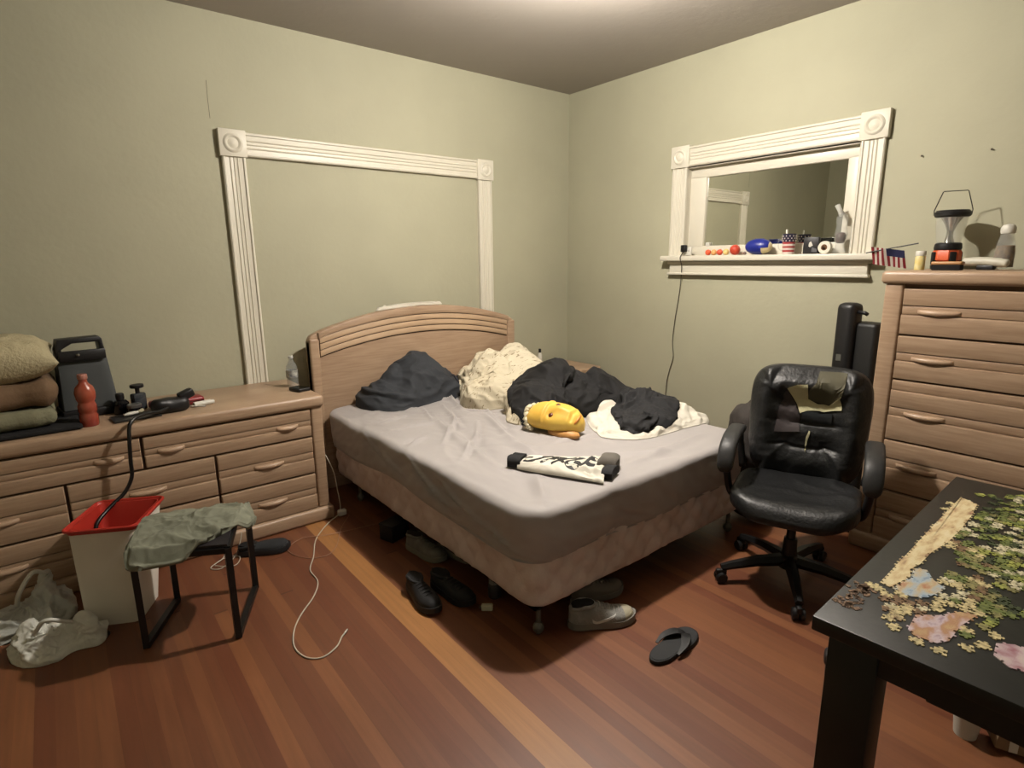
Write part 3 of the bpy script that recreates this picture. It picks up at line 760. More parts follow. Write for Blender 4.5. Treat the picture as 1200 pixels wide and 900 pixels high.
def stroke(pts, wd=.010):
    """pts in a lettering frame: x along the jersey, y across (m)"""
    P = crom([((p[0]+.02)*1.15, p[1], 0) for p in pts], 5); vs = []; wd *= 1.35
    for i, p in enumerate(P):
        t = (P[min(i+1, len(P)-1)]-P[max(i-1, 0)]).normalized(); n = Vector((-t.y, t.x, 0))
        k = wd*(.55+.45*math.sin(PI*(i+1)/(len(P)+1))); r = []
        for s_ in (-1, 1):
            q = p+n*s_*k/2; v = (q.y*1.9-.078)/.11
            r.append(jp(q.x, v, .0015))
        vs.append((lt.verts.new(r[0]), lt.verts.new(r[1]), lt.verts.new(r[1]-Vector((0,0,.003))), lt.verts.new(r[0]-Vector((0,0,.003)))))
    for a_, c_ in zip(vs, vs[1:]):
        for k in range(4): lt.faces.new([a_[k], a_[(k+1) % 4], c_[(k+1) % 4], c_[k]])
    lt.faces.new(vs[0]); lt.faces.new(vs[-1][::-1])
stroke([(-.105,.062),(-.115,.045),(-.135,.018),(-.155,.010),(-.172,.018)], .012); stroke([(-.125,.060),(-.100,.062),(-.085,.066)], .009); stroke([(-.175,.030),(-.165,.040),(-.150,.040)], .008)
stroke([(-.062,.062),(-.078,.035),(-.098,.008)], .012); stroke([(-.085,.060),(-.062,.064),(-.038,.062)], .009); stroke([(-.088,.034),(-.066,.036),(-.052,.034)], .009)
stroke([(-.055,.010),(-.035,.030),(-.012,.066)], .011); stroke([(-.060,.048),(-.040,.040),(-.010,.020)], .010); stroke([(-.034,.066),(-.030,.045),(-.026,.022)], .010); stroke([(-.015,.060),(.008,.070),(.020,.064)], .010)
stroke([(.050,.060),(.028,.064),(.004,.048),(-.002,.026),(.014,.010),(.038,.010),(.056,.020),(.040,.032),(.022,.034)], .011)
stroke([(.060,.062),(.075,.058),(.105,.064)], .010); stroke([(.062,.040),(.080,.036),(.098,.040)], .009); stroke([(.070,.060),(.062,.036),(.050,.010)], .010)
link('lettering', lt, M('black_print', (22,22,24), .6), jr)

# cream cloth draped over the top of the headboard
o = heap('cream_cloth', [(-1.95,-.135),(-1.94,-.165),(-1.87,-.18),(-1.70,-.175),(-1.5,-.17),(-1.43,-.15),(-1.5,-.14),(-1.7,-.137),(-1.88,-.133)], 1.05, [(-1.90,-.15,.06,.06,.165)], whit_m, base=.10, wr=.006, wf=14, n_r=24, n_t=110, seed=12, under=[hb], thick=.022, edge=8)
recenter(o, (-1.7, -.14, 1.17)); tag(o, 'thin cream cloth lying along the top of the headboard', 'cloth')

# nightstand beyond the bed
ns = thing('nightstand', 'small pale oak nightstand in the corner beyond the bed', 'nightstand', (-.40, -.30, 0))
b = nb(); bx(-.27, .27, -.21, .22, .06, .56, .006, b); link('carcass', b, wood_m, ns, smooth='auto')
b = nb(); bx(-.29, .29, -.235, .23, .56, .612, .016, b, seg=3); link('top', b, wood_m, ns, smooth='auto')
b = nb(); bx(-.285, .285, -.23, .225, 0, .065, .012, b); link('plinth', b, wood_m, ns, smooth='auto')
for z0, z1 in ((.32, .55), (.08, .31)): drawer(ns, -.25, .25, z0, z1, (0,), -.205, (0, 0))
vb = thing('small_vial', 'tiny bottle with a black cap on the nightstand behind the comforter', 'bottle', (-.600, -.30, .612))
b = nb(); lathe(b, [(0, 0), (.016, 0), (.018, .01), (.018, .12), (.010, .14), (0, .14)], seg=16); link('bottle_body', b, M('pale_plastic', (220,215,200), .4), vb, smooth='auto')
b = nb(); lathe(b, [(0, .139), (.011, .139), (.011, .17), (0, .172)], seg=16); link('cap', b, black_pl, vb, smooth='auto')

# ================================================================== OFFICE CHAIR
fa = math.atan2(-.34, -.94)
oc = thing('office_chair', 'worn black leather office chair with torn backrest between bed and chest', 'chair', (-1.14, -2.68, 0), fa)
# local: +x = facing, +y = its left... (screen right is -y side)
base = nb()
lathe(base, [(0, .075), (.045, .075), (.05, .09), (.045, .13), (.032, .14), (.028, .22), (.02, .22), (.02, .37), (0, .37)], (0,0,0), 24)
link('gas_column', base, darkmetal, oc, smooth='auto')
for k in range(5):
    a = math.radians(214)+k*2*PI/5-fa
    d = Vector((math.cos(a), math.sin(a), 0)); lg = nb()
    pts = [d*.03+Vector((0,0,.11)), d*.15+Vector((0,0,.105)), d*.27+Vector((0,0,.085)), d*.315+Vector((0,0,.075))]
    tube(lg, pts, [.030, .026, .020, .017], 6)
    s_ = link('leg', lg, darkmetal, oc, smooth='auto')
    cs = nb(); n = Vector((-d.y, d.x, 0))
    for sg in (-1, 1):
        c0 = d*.315+n*sg*.016
        T = Matrix.Rotation(a+PI/2, 4, 'Z') @ Matrix.Rotation(PI/2, 4, 'X')
        Q = Matrix.Rotation(a, 4, 'Z') @ Matrix.Rotation(PI/2, 4, 'X')
        lathe(cs, [(0, -.010), (.022, -.010), (.026, -.006), (.026, .006), (.022, .010), (0, .010)], c0+Vector((0,0,.027)), 18, mtx=Q)
    box(cs, d*.315+Vector((0,0,.052)), (.05, .022, .03), .006, rot=a)
    link('caster', cs, black_pl, s_, smooth='auto')
mech = nb(); box(mech, (-.03, 0, .375), (.24, .14, .05), .012); tube(mech, [(0,.06,.37),(0.02,.20,.36),(.02,.24,.355)], .007, 8); link('tilt_mechanism', mech, darkmetal, oc, smooth='auto')
st = rbox((.50, .52, .08), (50, 50, 12), .036, .16)
def seatf(co, n):
    d = Vector((0,0,0)); x, y = co.x, co.y
    if n.z > .3: d.z += .018*(abs(y)/.26)**3-.012*math.exp(-(x*x+y*y)/.03)+.006*(ridge(x*6, y*6, 9, 2)-.5)
    if x > .17: d.z -= .03*((x-.17)/.08)**2     # waterfall front
    d += n*.003*nz(x*12, y*12, co.z*12); return d
displace(st, seatf); seat = link('seat', st, leather_m, oc, (.03, 0, .430), smooth=True)
tr = nb(); prism(tr, [(-.02,-.028),(.0,.012),(.012,.030),(.020,.022),(.010,-.01),(.004,-.030)], 0, .004)
link('seat_tear', tr, M('foam_tear', (176,166,130), .9), seat, (.205, -.045, .022), rot=(0, .35, 0))
# backrest: local frame bx = along width (y), up
BW, BH = .54, .585
back = thing('backrest_frame', '', ''); del back['label']; del back['category']; back.parent = oc
back.location = (-.215, 0, .42); back.rotation_euler = (0, -.16, 0)
def bsurf(u, v):
    """u -1..1 across, v 0..1 up -> front depth (x)"""
    e = max(abs(u), 0); edgeu = math.exp(-((abs(u)-.74)/.20)**2); edgev = math.exp(-((v-.84)/.10)**2)*(1 if abs(u) < .8 else math.exp(-((abs(u)-.8)/.1)**2))
    x = .040+.056*max(edgeu, edgev*1.0)
    inn = 1-max(edgeu, edgev)
    x += inn*(.022*math.exp(-((v-.20)/.10)**2)+.016*math.exp(-((v-.43)/.08)**2)+.014*math.exp(-((v-.60)/.07)**2))
    x -= .012*math.exp(-((v-.31)/.012)**2)*inn+.012*math.exp(-((v-.52)/.012)**2)*inn
    x += .006*(ridge(u*2.5, v*6, 13, 3)-.5)
    return x
def bout(u, v):
    """rounded outline scaling"""
    hw = BW/2*(1-.10*(1-v)**2-.0*v); return hw
bk = nb(); nu, nv = 70, 70; gf = []; gb = []
def bpos(u, v, front=True, off=0):
    # superellipse map of square to rounded shape
    vv = v*2-1; uu = u
    k = 1.0; p = 4.6
    l = (abs(uu)**p+abs(vv)**p)**(1/p); m = max(abs(uu), abs(vv))
    if l > 1e-6: uu, vv = uu*m/l, vv*m/l
    y = uu*bout(u, v); z = (vv+1)/2*BH
    ed_ = max(0, 1-m**8)**.5
    x = (bsurf(u, v)+off)*ed_ if front else -.02*ed_
    return Vector((x, y, z))
for i in range(nu+1):
    gf.append([bk.verts.new(bpos(-1+2*i/nu, j/nv)) for j in range(nv+1)])
for i in range(nu+1):
    gb.append([gf[i][j] if i in (0, nu) or j in (0, nv) else bk.verts.new(bpos(-1+2*i/nu, j/nv, False)) for j in range(nv+1)])
for i in range(nu):
    for j in range(nv):
        for g_ in (gf, gb):
            try: bk.faces.new([g_[i][j], g_[i+1][j], g_[i+1][j+1], g_[i][j+1]])
            except ValueError: pass
bpy.data.objects.remove(back)
brot = (0, -.16, 0); bloc = (-.245, 0, .405)
backrest = link('backrest', bk, leather_m, oc, bloc, smooth=True, rot=brot)
def bpatch(name, poly, mat, off, sub=5, lab=None, par=None):
    bm = nb(); vs = [bm.verts.new((p[0], p[1], 0)) for p in poly]; bm.faces.new(vs)
    bmesh.ops.triangulate(bm, faces=bm.faces[:]); bmesh.ops.subdivide_edges(bm, edges=bm.edges[:], cuts=sub, use_grid_fill=True)
    r = bmesh.ops.extrude_face_region(bm, geom=bm.faces[:]); ext = [e for e in r['geom'] if isinstance(e, bmesh.types.BMVert)]; es = set(ext)
    for v in bm.verts: v.co = bpos(v.co.x, v.co.y, True, off if v in es else -.006)
    o = link(name, bm, mat, par or backrest, smooth='auto')
    if lab: o['label'] = lab
    return o
# u: +1 = +y local.  Facing the camera, local +y shows on the RIGHT of the picture when facing -x/-y... handled by SG
SG = 1
olive = M('worn_olive_backing', (84,80,60), .7, var=.1); foam = M('exposed_foam', (206,200,160), .85, var=.1, bump=.3, bscale=60)
bpatch('bare_panel', [(-.02,.71),(.0,.80),(.10,.86),(.12,.955),(.56,.965),(.56,.80),(.52,.735),(.30,.69)], olive, .005, lab='olive backing laid bare where the leather tore off')
bpatch('torn_foam', [(-.36,.80),(-.20,.83),(-.03,.84),(-.01,.72),(.15,.685),(.36,.70),(.56,.80),(.54,.66),(.30,.645),(.0,.625),(-.12,.60),(-.18,.67)], foam, .009, lab='cream foam showing through the tear')
bpatch('worn_patch', [(-.46,.76),(-.36,.785),(-.20,.66),(-.13,.58),(-.10,.44),(-.52,.42),(-.48,.58)], M('worn_leather', (62,54,54), .65, var=.15), .004, lab='faded brown worn leather')
bpatch('tape_patch', [(-.08,.62),(.40,.625),(.40,.53),(-.08,.53)], M('glossy_tape', (44,48,52), .25), .008, lab='dark tape strip under the tear')
bpatch('leather_chip', [(.02,.40),(.06,.46),(.09,.45),(.05,.38),(.035,.28),(.02,.30)], foam, .005, lab='small pale chip in the leather')
# arms
for s in (-1, 1):
    ar = nb(); yy = s*.285
    pts = crom([(-.20, yy*.93, .46), (-.20, yy, .60), (-.17, yy, .655), (-.05, yy, .665), (.08, yy, .655), (.12, yy, .62), (.11, yy*.98, .50), (.06, yy*.9, .405), (.0, yy*.6, .385)], 5)
    tube(ar, pts, .017, 8); am = link('armrest_frame', ar, black_pl, oc, smooth=True)
    pd = nb(); C_ = crom([(-.15, yy, .672), (-.10, yy, .685), (.03, yy, .682), (.115, yy, .655), (.155, yy, .60), (.165, yy, .545)], 6); rws = []
    for i, p in enumerate(C_):
        t = (C_[min(i+1, len(C_)-1)]-C_[max(i-1, 0)]).normalized(); up2 = Vector((-t.z, 0, t.x)); k_ = i/(len(C_)-1); cap = max(.25, (1-abs(2*k_-1)**7))**.5
        rws.append([pd.verts.new(p+Vector((0, math.copysign(abs(math.cos(a))**.6, math.cos(a))*.038*cap, 0))+up2*(math.copysign(abs(math.sin(a))**.7, math.sin(a))*.021*cap)) for a in [2*PI*q/16 for q in range(16)]])
    for r0, r1 in zip(rws, rws[1:]):
        for q in range(16): pd.faces.new([r0[q], r0[(q+1) % 16], r1[(q+1) % 16], r1[q]])
    pd.faces.new(rws[0]); pd.faces.new(rws[-1][::-1])
    link('arm_pad', pd, M('grey_black_pad', (44,44,44), .5), am, smooth=True)
lv = nb(); tube(lv, [(-.25, 0, .37), (-.29, 0, .40), (-.30, 0, .52), (-.33,0,.62)], .018, 8); link('back_bracket', lv, darkmetal, oc, smooth=True)

# ================================================================== things beside the chest
tb = thing('black_case', 'tall narrow black case standing on end between the office chair and the chest', 'case', (-.34, -2.60, 0), math.radians(-14))
b = nb(); box(b, (0, -.02, .58), (.12, .155, 1.16), .02, 3); link('shell', b, M('black_abs', (24,24,23), .5), tb, smooth='auto')
b = nb(); box(b, (-.055, .055, .63), (.10, .10, 1.26), .03, 3); link('side_column', b, black_pl, tb, smooth='auto')
b = nb(); tube(b, [(-.06, .015, 1.215), (-.06, -.03, 1.212), (-.06, -.045, 1.205)], .010, 8); link('catch', b, black_pl, tb, smooth=True)
b = nb(); box(b, (-.107, .055, .97), (.004, .03, .035), .001); o = link('sticker', b, M('grey_sticker', (92,92,84), .6), tb); o['label'] = 'small grey sticker'
bgm = fabric('grey_brown_nylon', (62,56,52), var=.2, vscale=8)
bag = thing('dark_backpack', 'dark grey-brown backpack slumped behind the office chair at the bed foot', 'backpack', (-.60, -2.20, 0))
q = rbox((.34, .30, .675), (30, 26, 40), .11); displace(q, lambda c, n: n*(.03*(ridge(c.x*5, c.z*4, c.y*5, 2)-.5)+.02*nz(c.x*6, c.y*6, c.z*6))-Vector((0, 0, 0)))
zl_ = min(v.co.z for v in q.verts)
link('bag_body', q, bgm, bag, (0, 0, -zl_), smooth=True)
b = nb(); tube(b, crom([(-.06, -.02, .66), (-.09, -.03, .76), (-.01, -.04, .80), (.07, -.04, .75), (.08, -.03, .66)], 6), .006, 6); o = link('handle_loop', b, M('tan_strap', (150,126,104), .7), bag, smooth=True)

# ================================================================== items on the chest
def lantern():
    L0 = thing('camping_lantern', 'orange and black camping lantern with a raised wire handle on the tall chest', 'lantern', (-.165, -2.865, 1.43), .35)
    b = nb(); lathe(b, [(0, 0), (.05, 0), (.058, .012), (.060, .03), (.052, .04)], seg=8); lathe(b, [(.052, .04), (.060, .045), (.060, .085), (.054, .095), (0, .095)], seg=8)
    o = link('lamp_base', b, M('orange_plastic', (232,104,58), .4), L0, smooth='auto')
    b = nb()
    for k in range(4):
        a = k*PI/2+.35; box(b, (.056*math.cos(a), .056*math.sin(a), .055), (.018, .028, .062), .005, rot=a)
    lathe(b, [(.0, .0), (.061, .002), (.063, .02), (.058, .022), (0, .022)], seg=24); link('bumper', b, black_pl, L0, smooth='auto')
    b = nb(); lathe(b, [(0, .095), (.056, .095), (.058, .105), (.055, .125), (.048, .130), (0, .130)], seg=28); link('collar', b, black_pl, L0, smooth='auto')
    b = nb(); lathe(b, [(.050, .130), (.056, .16), (.062, .20), (.066, .255), (.064, .255), (.060, .20), (.054, .16), (.048, .130)], seg=32); link('clear_globe', b, glass_m, L0, smooth='auto')
    b = nb(); lathe(b, [(.022, .131), (.014, .16), (.014, .185), (.024, .215), (.046, .250), (.0, .250)], seg=28); link('reflector', b, M('chrome_reflector', (215,212,205), .15, metal=1), L0, smooth='auto')
    b = nb(); lathe(b, [(0, .252), (.068, .252), (.074, .258), (.075, .272), (.066, .284), (0, .288)], seg=32); link('cap', b, black_pl, L0, smooth='auto')
    b = nb(); tube(b, [(0, -.074, .262), (0, -.076, .285), (0, -.050, .372), (0, -.046, .375), (0, .046, .375), (0, .050, .372), (0, .076, .285), (0, .074, .262)], .0022, 6); link('wire_handle', b, darkmetal, L0)
lantern()
flag = thing('american_flag', 'small american flag on a stick leaning on the chest top', 'flag', (-.31, -2.79, 1.43))
red, navy, fwh = M('flag_red', (150,40,48), .8), M('flag_navy', (42,44,84), .8), M('flag_white', (226,218,206), .8)
def flag_grid():
    bm = nb(); nx, ny = 26, 26; g = []
    for i in range(nx+1):
        row = []
        for j in range(ny+1):
            u, v = i/nx, j/ny       # u along stripes, v across
            y = .215-.155*v*1.0-.045*u*.35; z = .104-.088*u+.012*(1-v)-.01*v; x = .006*math.sin(v*11+u*2)-.01
            row.append(bm.verts.new((x, y, max(.004, z))))
        g.append(row)
    for i in range(nx):
        for j in range(ny):
            f = bm.faces.new([g[i][j], g[i+1][j], g[i+1][j+1], g[i][j+1]])
            v = (j+.5)/ny; u = (i+.5)/nx
            if v > .46 and u < .42: f.material_index = 1
            else: f.material_index = 0 if int(v*13) % 2 == 0 else 2
    bmesh.ops.solidify(bm, geom=bm.faces[:], thickness=.0012); return bm
link('flag_cloth', flag_grid(), [red, navy, fwh], flag, smooth=True)
b = nb(); tube(b, [(-.012, .235, .085), (-.012, .12, .107), (-.012, .005, .128)], .003, 8); link('flag_stick', b, M('black_stick', (30,28,28), .5), flag)
pb_ = thing('pill_bottle', 'small yellow bottle with a white cap beside the flag on the chest', 'bottle', (-.30, -2.795, 1.43))
b = nb(); lathe(b, [(0, 0), (.021, 0), (.022, .004), (.022, .062), (.018, .068), (0, .068)], seg=22); link('bottle_body', b, M('yellow_label', (226,196,84), .45, rgb2=(232,222,170), vscale=22), pb_, smooth='auto')
b = nb(); lathe(b, [(0, .067), (.021, .067), (.022, .07), (.022, .088), (.020, .091), (0, .091)], seg=22); link('cap', b, white_m, pb_, smooth='auto')
br = thing('shoe_brush', 'wooden brush with black bristles in front of the lantern on the chest', 'brush', (-.36, -2.925, 1.43), 1.45)
b = nb(); box(b, (0, 0, .033), (.125, .045, .016), .007, 3); link('brush_back', b, M('tan_wood', (186,138,88), .45), br, smooth='auto')
b = nb(); box(b, (0, 0, .014), (.118, .04, .027), .004); link('bristles', b, M('black_bristle', (24,22,22), .9, bump=.8, bscale=400), br, smooth='auto')
hd = thing('hair_clipper', 'white plastic handheld clipper with black underside lying beside the brush on the chest', 'clipper', (-.27, -3.05, 1.43), 1.35)
b = nb(); tube(b, crom([(-.085, 0, .030), (-.04, .0, .036), (.03, 0, .040), (.09, .004, .038)], 5), [.012]+[.018]*3+[.020]*9+[.018]*3, 12); link('casing', b, M('off_white_plastic', (206,202,184), .45), hd, smooth=True)
b = nb(); box(b, (.0, 0, .012), (.07, .03, .022), .006); link('underside_grip', b, black_pl, hd, smooth='auto')
gb_ = thing('glass_bottle', 'glass bottle with a round white cap and brown contents on the chest', 'bottle', (-.22, -3.10, 1.43))
b = nb(); lathe(b, [(0, .004), (.036, .004), (.038, .01), (.038, .075), (.034, .11), (.026, .145), (.022, .160), (.020, .160), (.024, .143), (.031, .11), (.035, .075), (.035, .012), (0, .012)], seg=30); link('bottle_body', b, glass_m, gb_, smooth='auto')
b = nb(); lathe(b, [(0, .0125), (.0345, .0125), (.0345, .075), (.031, .105), (0, .107)], seg=30); link('contents', b, M('brown_spice', (142,112,74), .8, rgb2=(92,70,48), vscale=40), gb_, smooth='auto')
b = nb(); lathe(b, [(0, .155), (.024, .155), (.027, .162), (.027, .178), (.020, .192), (0, .197)], seg=24); link('cap', b, white_m, gb_, smooth='auto')
gb_.scale = (1.05, 1.05, 1.05)
# ================================================================== items on the window sill
ZS = 1.515; SXi = -.03
def ball(name, y, r, rgb, lab, x=SXi, cat='ball', group=None, var=.05):
    b = nb(); bmesh.ops.create_uvsphere(b, u_segments=24, v_segments=16, radius=r)
    o = link(name, b, M('ball_'+name+str(rgb[1]), rgb, .5, var=var, vscale=30), None, (x, y, ZS+r), smooth=True); tag(o, lab, cat, group)
G_ = 'small balls on the window sill'
ball('small_ball', -1.437, .020, (232,96,56), 'orange ball nearest the plug on the window sill', group=G_)
ball('small_ball', -1.482, .020, (240,178,112), 'peach ball between the two small orange balls on the sill', group=G_)
ball('small_ball', -1.527, .020, (228,92,62), 'small orange ball between the peach ball and the cream ball on the sill', group=G_)
ball('small_ball', -1.575, .021, (238,208,134), 'cream yellow ball next to the large red ball on the sill', group=G_)
ball('red_ball', -1.640, .034, (206,72,48), 'larger red-orange ball beside the blue football on the sill')
ball('marble', -1.712, .011, (128,104,92), 'tiny grey-brown marble between the red ball and the blue football', cat='marble')
fbt = thing('toy_football', 'small blue toy football with a cream end on the window sill', 'football', (-.035, -1.808, ZS), PI/2+.08)
fbm = nb(); n = 30; rows = []
prof = [(.050*math.cos(t)**.85 if abs(math.cos(t)) > 1e-3 else 0, .085*math.sin(t)) for t in [-PI/2+PI*i/24 for i in range(25)]]
lathe(fbm, prof, (0, 0, .051), 28, mtx=Matrix.Rotation(PI/2, 4, 'Y'))
for f in fbm.faces:
    c_ = f.calc_center_median()
    f.material_index = 1 if (c_.x < -.030 and c_.z < .045) or c_.x < -.076 else 0
link('football_skin', fbm, [M('blue_vinyl', (30,44,140), .35), M('cream_vinyl', (226,210,160), .45)], fbt, smooth=True)
lc = nb()
for i in range(5): box(lc, (-.02+i*.011, -.012, .1005), (.003, .016, .003), .001)
box(lc, (0.002, -.012, .1000), (.06, .003, .003), .001); link('laces', lc, M('pale_lace', (90,104,180), .6), fbt)
# flag-pattern glass mug
mug = thing('flag_mug', 'glass mug printed with stars and stripes on the window sill', 'mug', (-.035, -2.005, ZS), 0)
def mugm():
    bm = nb(); seg = 40; zs = [0, .012, .024, .036, .048, .060, .072, .085, .098, .112, .122]
    rings = [[bm.verts.new(((.034+.006*z/.122)*math.cos(2*PI*k/seg), (.034+.006*z/.122)*math.sin(2*PI*k/seg), z+.002)) for k in range(seg)] for z in zs]
    inn = [[bm.verts.new(((.031+.006*z/.122)*math.cos(2*PI*k/seg), (.031+.006*z/.122)*math.sin(2*PI*k/seg), max(z, .008)+.002)) for k in range(seg)] for z in zs]
    for R_ in (rings, inn):
        for q_, (a, c) in enumerate(zip(R_, R_[1:])):
            for k in range(seg):
                f = bm.faces.new([a[k], a[(k+1) % seg], c[(k+1) % seg], c[k]])
                if q_ >= 6: f.material_index = 1
                else: f.material_index = 2 if (q_ + (1 if (k % 20) > 9 else 0)*0) % 2 == 0 else 0
    bm.faces.new(rings[0][::-1]); bm.faces.new(inn[0])
    for k in range(seg): bm.faces.new([rings[-1][k], rings[-1][(k+1) % seg], inn[-1][(k+1) % seg], inn[-1][k]])
    return bm
link('mug_body', mugm(), [M('mug_red', (178,66,66), .3), M('mug_navy', (46,44,66), .3), M('mug_white', (232,220,208), .3)], mug, smooth='auto')
b = nb()
for r_ in range(3):
    for k in range(12):
        a = 2*PI*(k+.5*(r_ % 2))/12; z = .082+r_*.014; rr = .0395+.0005*r_
        star = [(.005*(1 if i % 2 == 0 else .42)*math.sin(2*PI*i/10), .005*(1 if i % 2 == 0 else .42)*math.cos(2*PI*i/10)) for i in range(10)]
        tmp = nb(); prism(tmp, star, -.001, .001); join(b, tmp, Matrix.Translation((rr*math.cos(a), rr*math.sin(a), z)) @ Matrix.Rotation(a, 4, 'Z') @ Matrix.Rotation(PI/2, 4, 'Y') @ Matrix.Rotation(PI/2, 4, 'Z'))
o = link('stars', b, M('mug_white', (232,220,208), .3), mug)
b = nb(); tube(b, crom([(0, .036, .095), (0, .062, .092), (0, .068, .06), (0, .058, .03), (0, .034, .025)], 6), .0045, 8); link('handle', b, glass_m, mug, smooth=True)
b = nb(); tube(b, [(-.006, .010, .012), (-.012, .014, .150)], .005, 10); o = link('stirrer', b, white_m, mug, smooth=True); o['label'] = 'white stick standing in the mug'
bxk = thing('black_box', 'small black box with a white mark on the window sill', 'box', (-.03, -2.143, ZS), .1)
b = nb(); box(b, (0, 0, .050), (.035, .088, .098), .004); link('box_body', b, M('black_card', (38,37,38), .45), bxk, smooth='auto')
b = nb(); prism(b, [(-.012, .050), (.0, .074), (.010, .066), (.012, .046), (.004, .040)], -.0192, -.0178, 'x'); link('white_mark', b, white_m, bxk)
b = nb(); prism(b, [(-.036,.030), (-.006, .040), (-.006,.012), (-.036,.010)], -.0190, -.0178, 'x'); link('grey_mark', b, M('grey_print', (96,96,100), .5), bxk)
# white tape rolls
rl = thing('white_ribbon_roll', 'white ribbon roll standing on edge right of the black box on the sill', 'roll', (-.03, -2.222, ZS), 0)
b = nb(); T_ = Matrix.Rotation(PI/2, 4, 'Y') ; lathe(b, [(.018, -.014), (.036, -.014), (.037, -.010), (.037, .010), (.036, .014), (.018, .014), (.018, -.014)], (0, 0, .037), 30, mtx=T_); link('ribbon', b, M('white_ribbon', (236,230,212), .6), rl, smooth='auto')
b = nb(); lathe(b, [(.013, -.015), (.018, -.015), (.018, .015), (.013, .015), (.013, -.015)], (0, 0, .037), 24, mtx=T_); link('cardboard_core', b, M('brown_card', (128,92,62), .8), rl, smooth='auto')
# clear glass water pipe figure
gp = thing('glass_pipe_bottle', 'clear glass pipe with a leaning neck and brown bowl at the end of the sill', 'glass pipe', (-.035, -2.305, ZS), 0)
b = nb(); lathe(b, [(0, 0), (.036, .0), (.038, .012), (.030, .030), (.026, .05), (.034, .08), (.036, .11), (.028, .15), (.033, .185), (.030, .21), (.018, .225), (.016, .225), (.028, .208), (.030, .185), (.025, .15), (.033, .11), (.031, .08), (.023, .05), (.027, .03), (.034, .013), (0, .004)], seg=30); gpb = link('glass_body', b, glass_m, gp, smooth='auto')
b = nb(); lathe(b, [(0, .058), (.022, .060), (.029, .08), (.030, .105), (.022, .118), (0, .122)], seg=24, sx=.9, sy=.9); link('brown_bowl', b, M('brown_resin', (98,62,44), .4, rgb2=(50,34,28), vscale=30), gp, smooth=True)
b = nb(); tube(b, [(0, .005, .215), (0, .020, .245), (0, .036, .275)], [.017, .013, .0145], 14); link('neck', b, M('frosted_glass', (226,224,214), .5, trans=.4), gp, smooth=True)
# plug with black charger and cord running down the wall
ot = thing('power_outlet', 'white outlet box at the left end of the window sill', 'outlet', (-.032, -1.262, ZS+.002))
b = nb(); box(b, (0, -.012, .030), (.02, .062, .058), .005); link('plate', b, white_m, ot, smooth='auto')
b = nb()
for y in (-.024, .0): box(b, (-.0102, y, .03), (.0015, .004, .012), .0004)
link('sockets', b, groove_m, ot)
chg = thing('black_charger', 'black plug charger in the outlet with a thin cord hanging down the wall', 'charger', (-.058, -1.256, ZS+.05))
b = nb(); box(b, (0, 0, 0), (.03, .042, .05), .007, 3); link('charger_body', b, black_pl, chg, smooth='auto')
b = nb(); tube(b, [(p[0]+.058, p[1]+1.256, p[2]-ZS-.05) for p in crom([(-.062,-1.256,1.541),(-.098,-1.255,1.50),(-.066,-1.247,1.45),(-.03,-1.225,1.36),(-.010,-1.200,1.22),(-.012,-1.178,1.05),(-.010,-1.163,.88),(-.012,-1.178,.76),(-.010,-1.151,.66),(-.012,-1.13,.55),(-.012,-1.12,.35),(-.03,-1.11,.14)], 8)], .0028, 6)
link('cord', b, M('dark_cord', (66,60,52), .6), chg, smooth=True)

# ================================================================== items on the low dresser
ZD = .757
def flatpile(name, dim, loc, rotz, mat, label, cat, r=.05, wr=.015, seg=(44, 36, 14), seed=0, R2=0, rot=None, hang=0):
    q = rbox(dim, seg, r, R2)
    displace(q, lambda c, n: n*(wr*(ridge(c.x*5+seed, c.y*5, seed, 3)-.5)+wr*.6*nz(c.x*7, c.y*7, c.z*14+seed)))
    lowest = min(v.co.z for v in q.verts)
    for v in q.verts: v.co.z -= lowest
    o = link(name, q, mat, None, loc, smooth=True, rotz=rotz); tag(o, label, cat); return o
clm = fabric('black_cotton', (16,16,18), var=.2)
flatpile('black_cloth', (.56, .34, .022), (-3.93, -.42, ZD), .03, clm, 'flat black cloth under the folded blankets on the low dresser', 'cloth', .009, .006)
flatpile('green_blanket', (.46, .40, .078), (-3.965, -.36, ZD+.023), .05, fabric('sage_blanket', (128,126,100), var=.1, bump=.3, bscale=90), 'folded sage green blanket at the bottom of the stack on the dresser', 'blanket', .036, .012, seed=3)
flatpile('brown_blanket', (.47, .40, .125), (-3.955, -.355, ZD+.100), .02, fabric('brown_blanket', (122,96,70), rgb2=(88,68,50), vscale=3, bump=.2, bscale=80), 'folded brown blanket in the middle of the stack on the dresser', 'blanket', .058, .018, seed=7)
o = pillow('cream_pillow', .56, .42, .20, fabric('cream_knit', (192,180,144), var=.06, bump=.5, bscale=90), (-3.975, -.36, ZD+.325), (.10, -.02, .04), 4, .010); tag(o, 'cream knitted pillow on top of the blanket stack on the dresser', 'pillow')
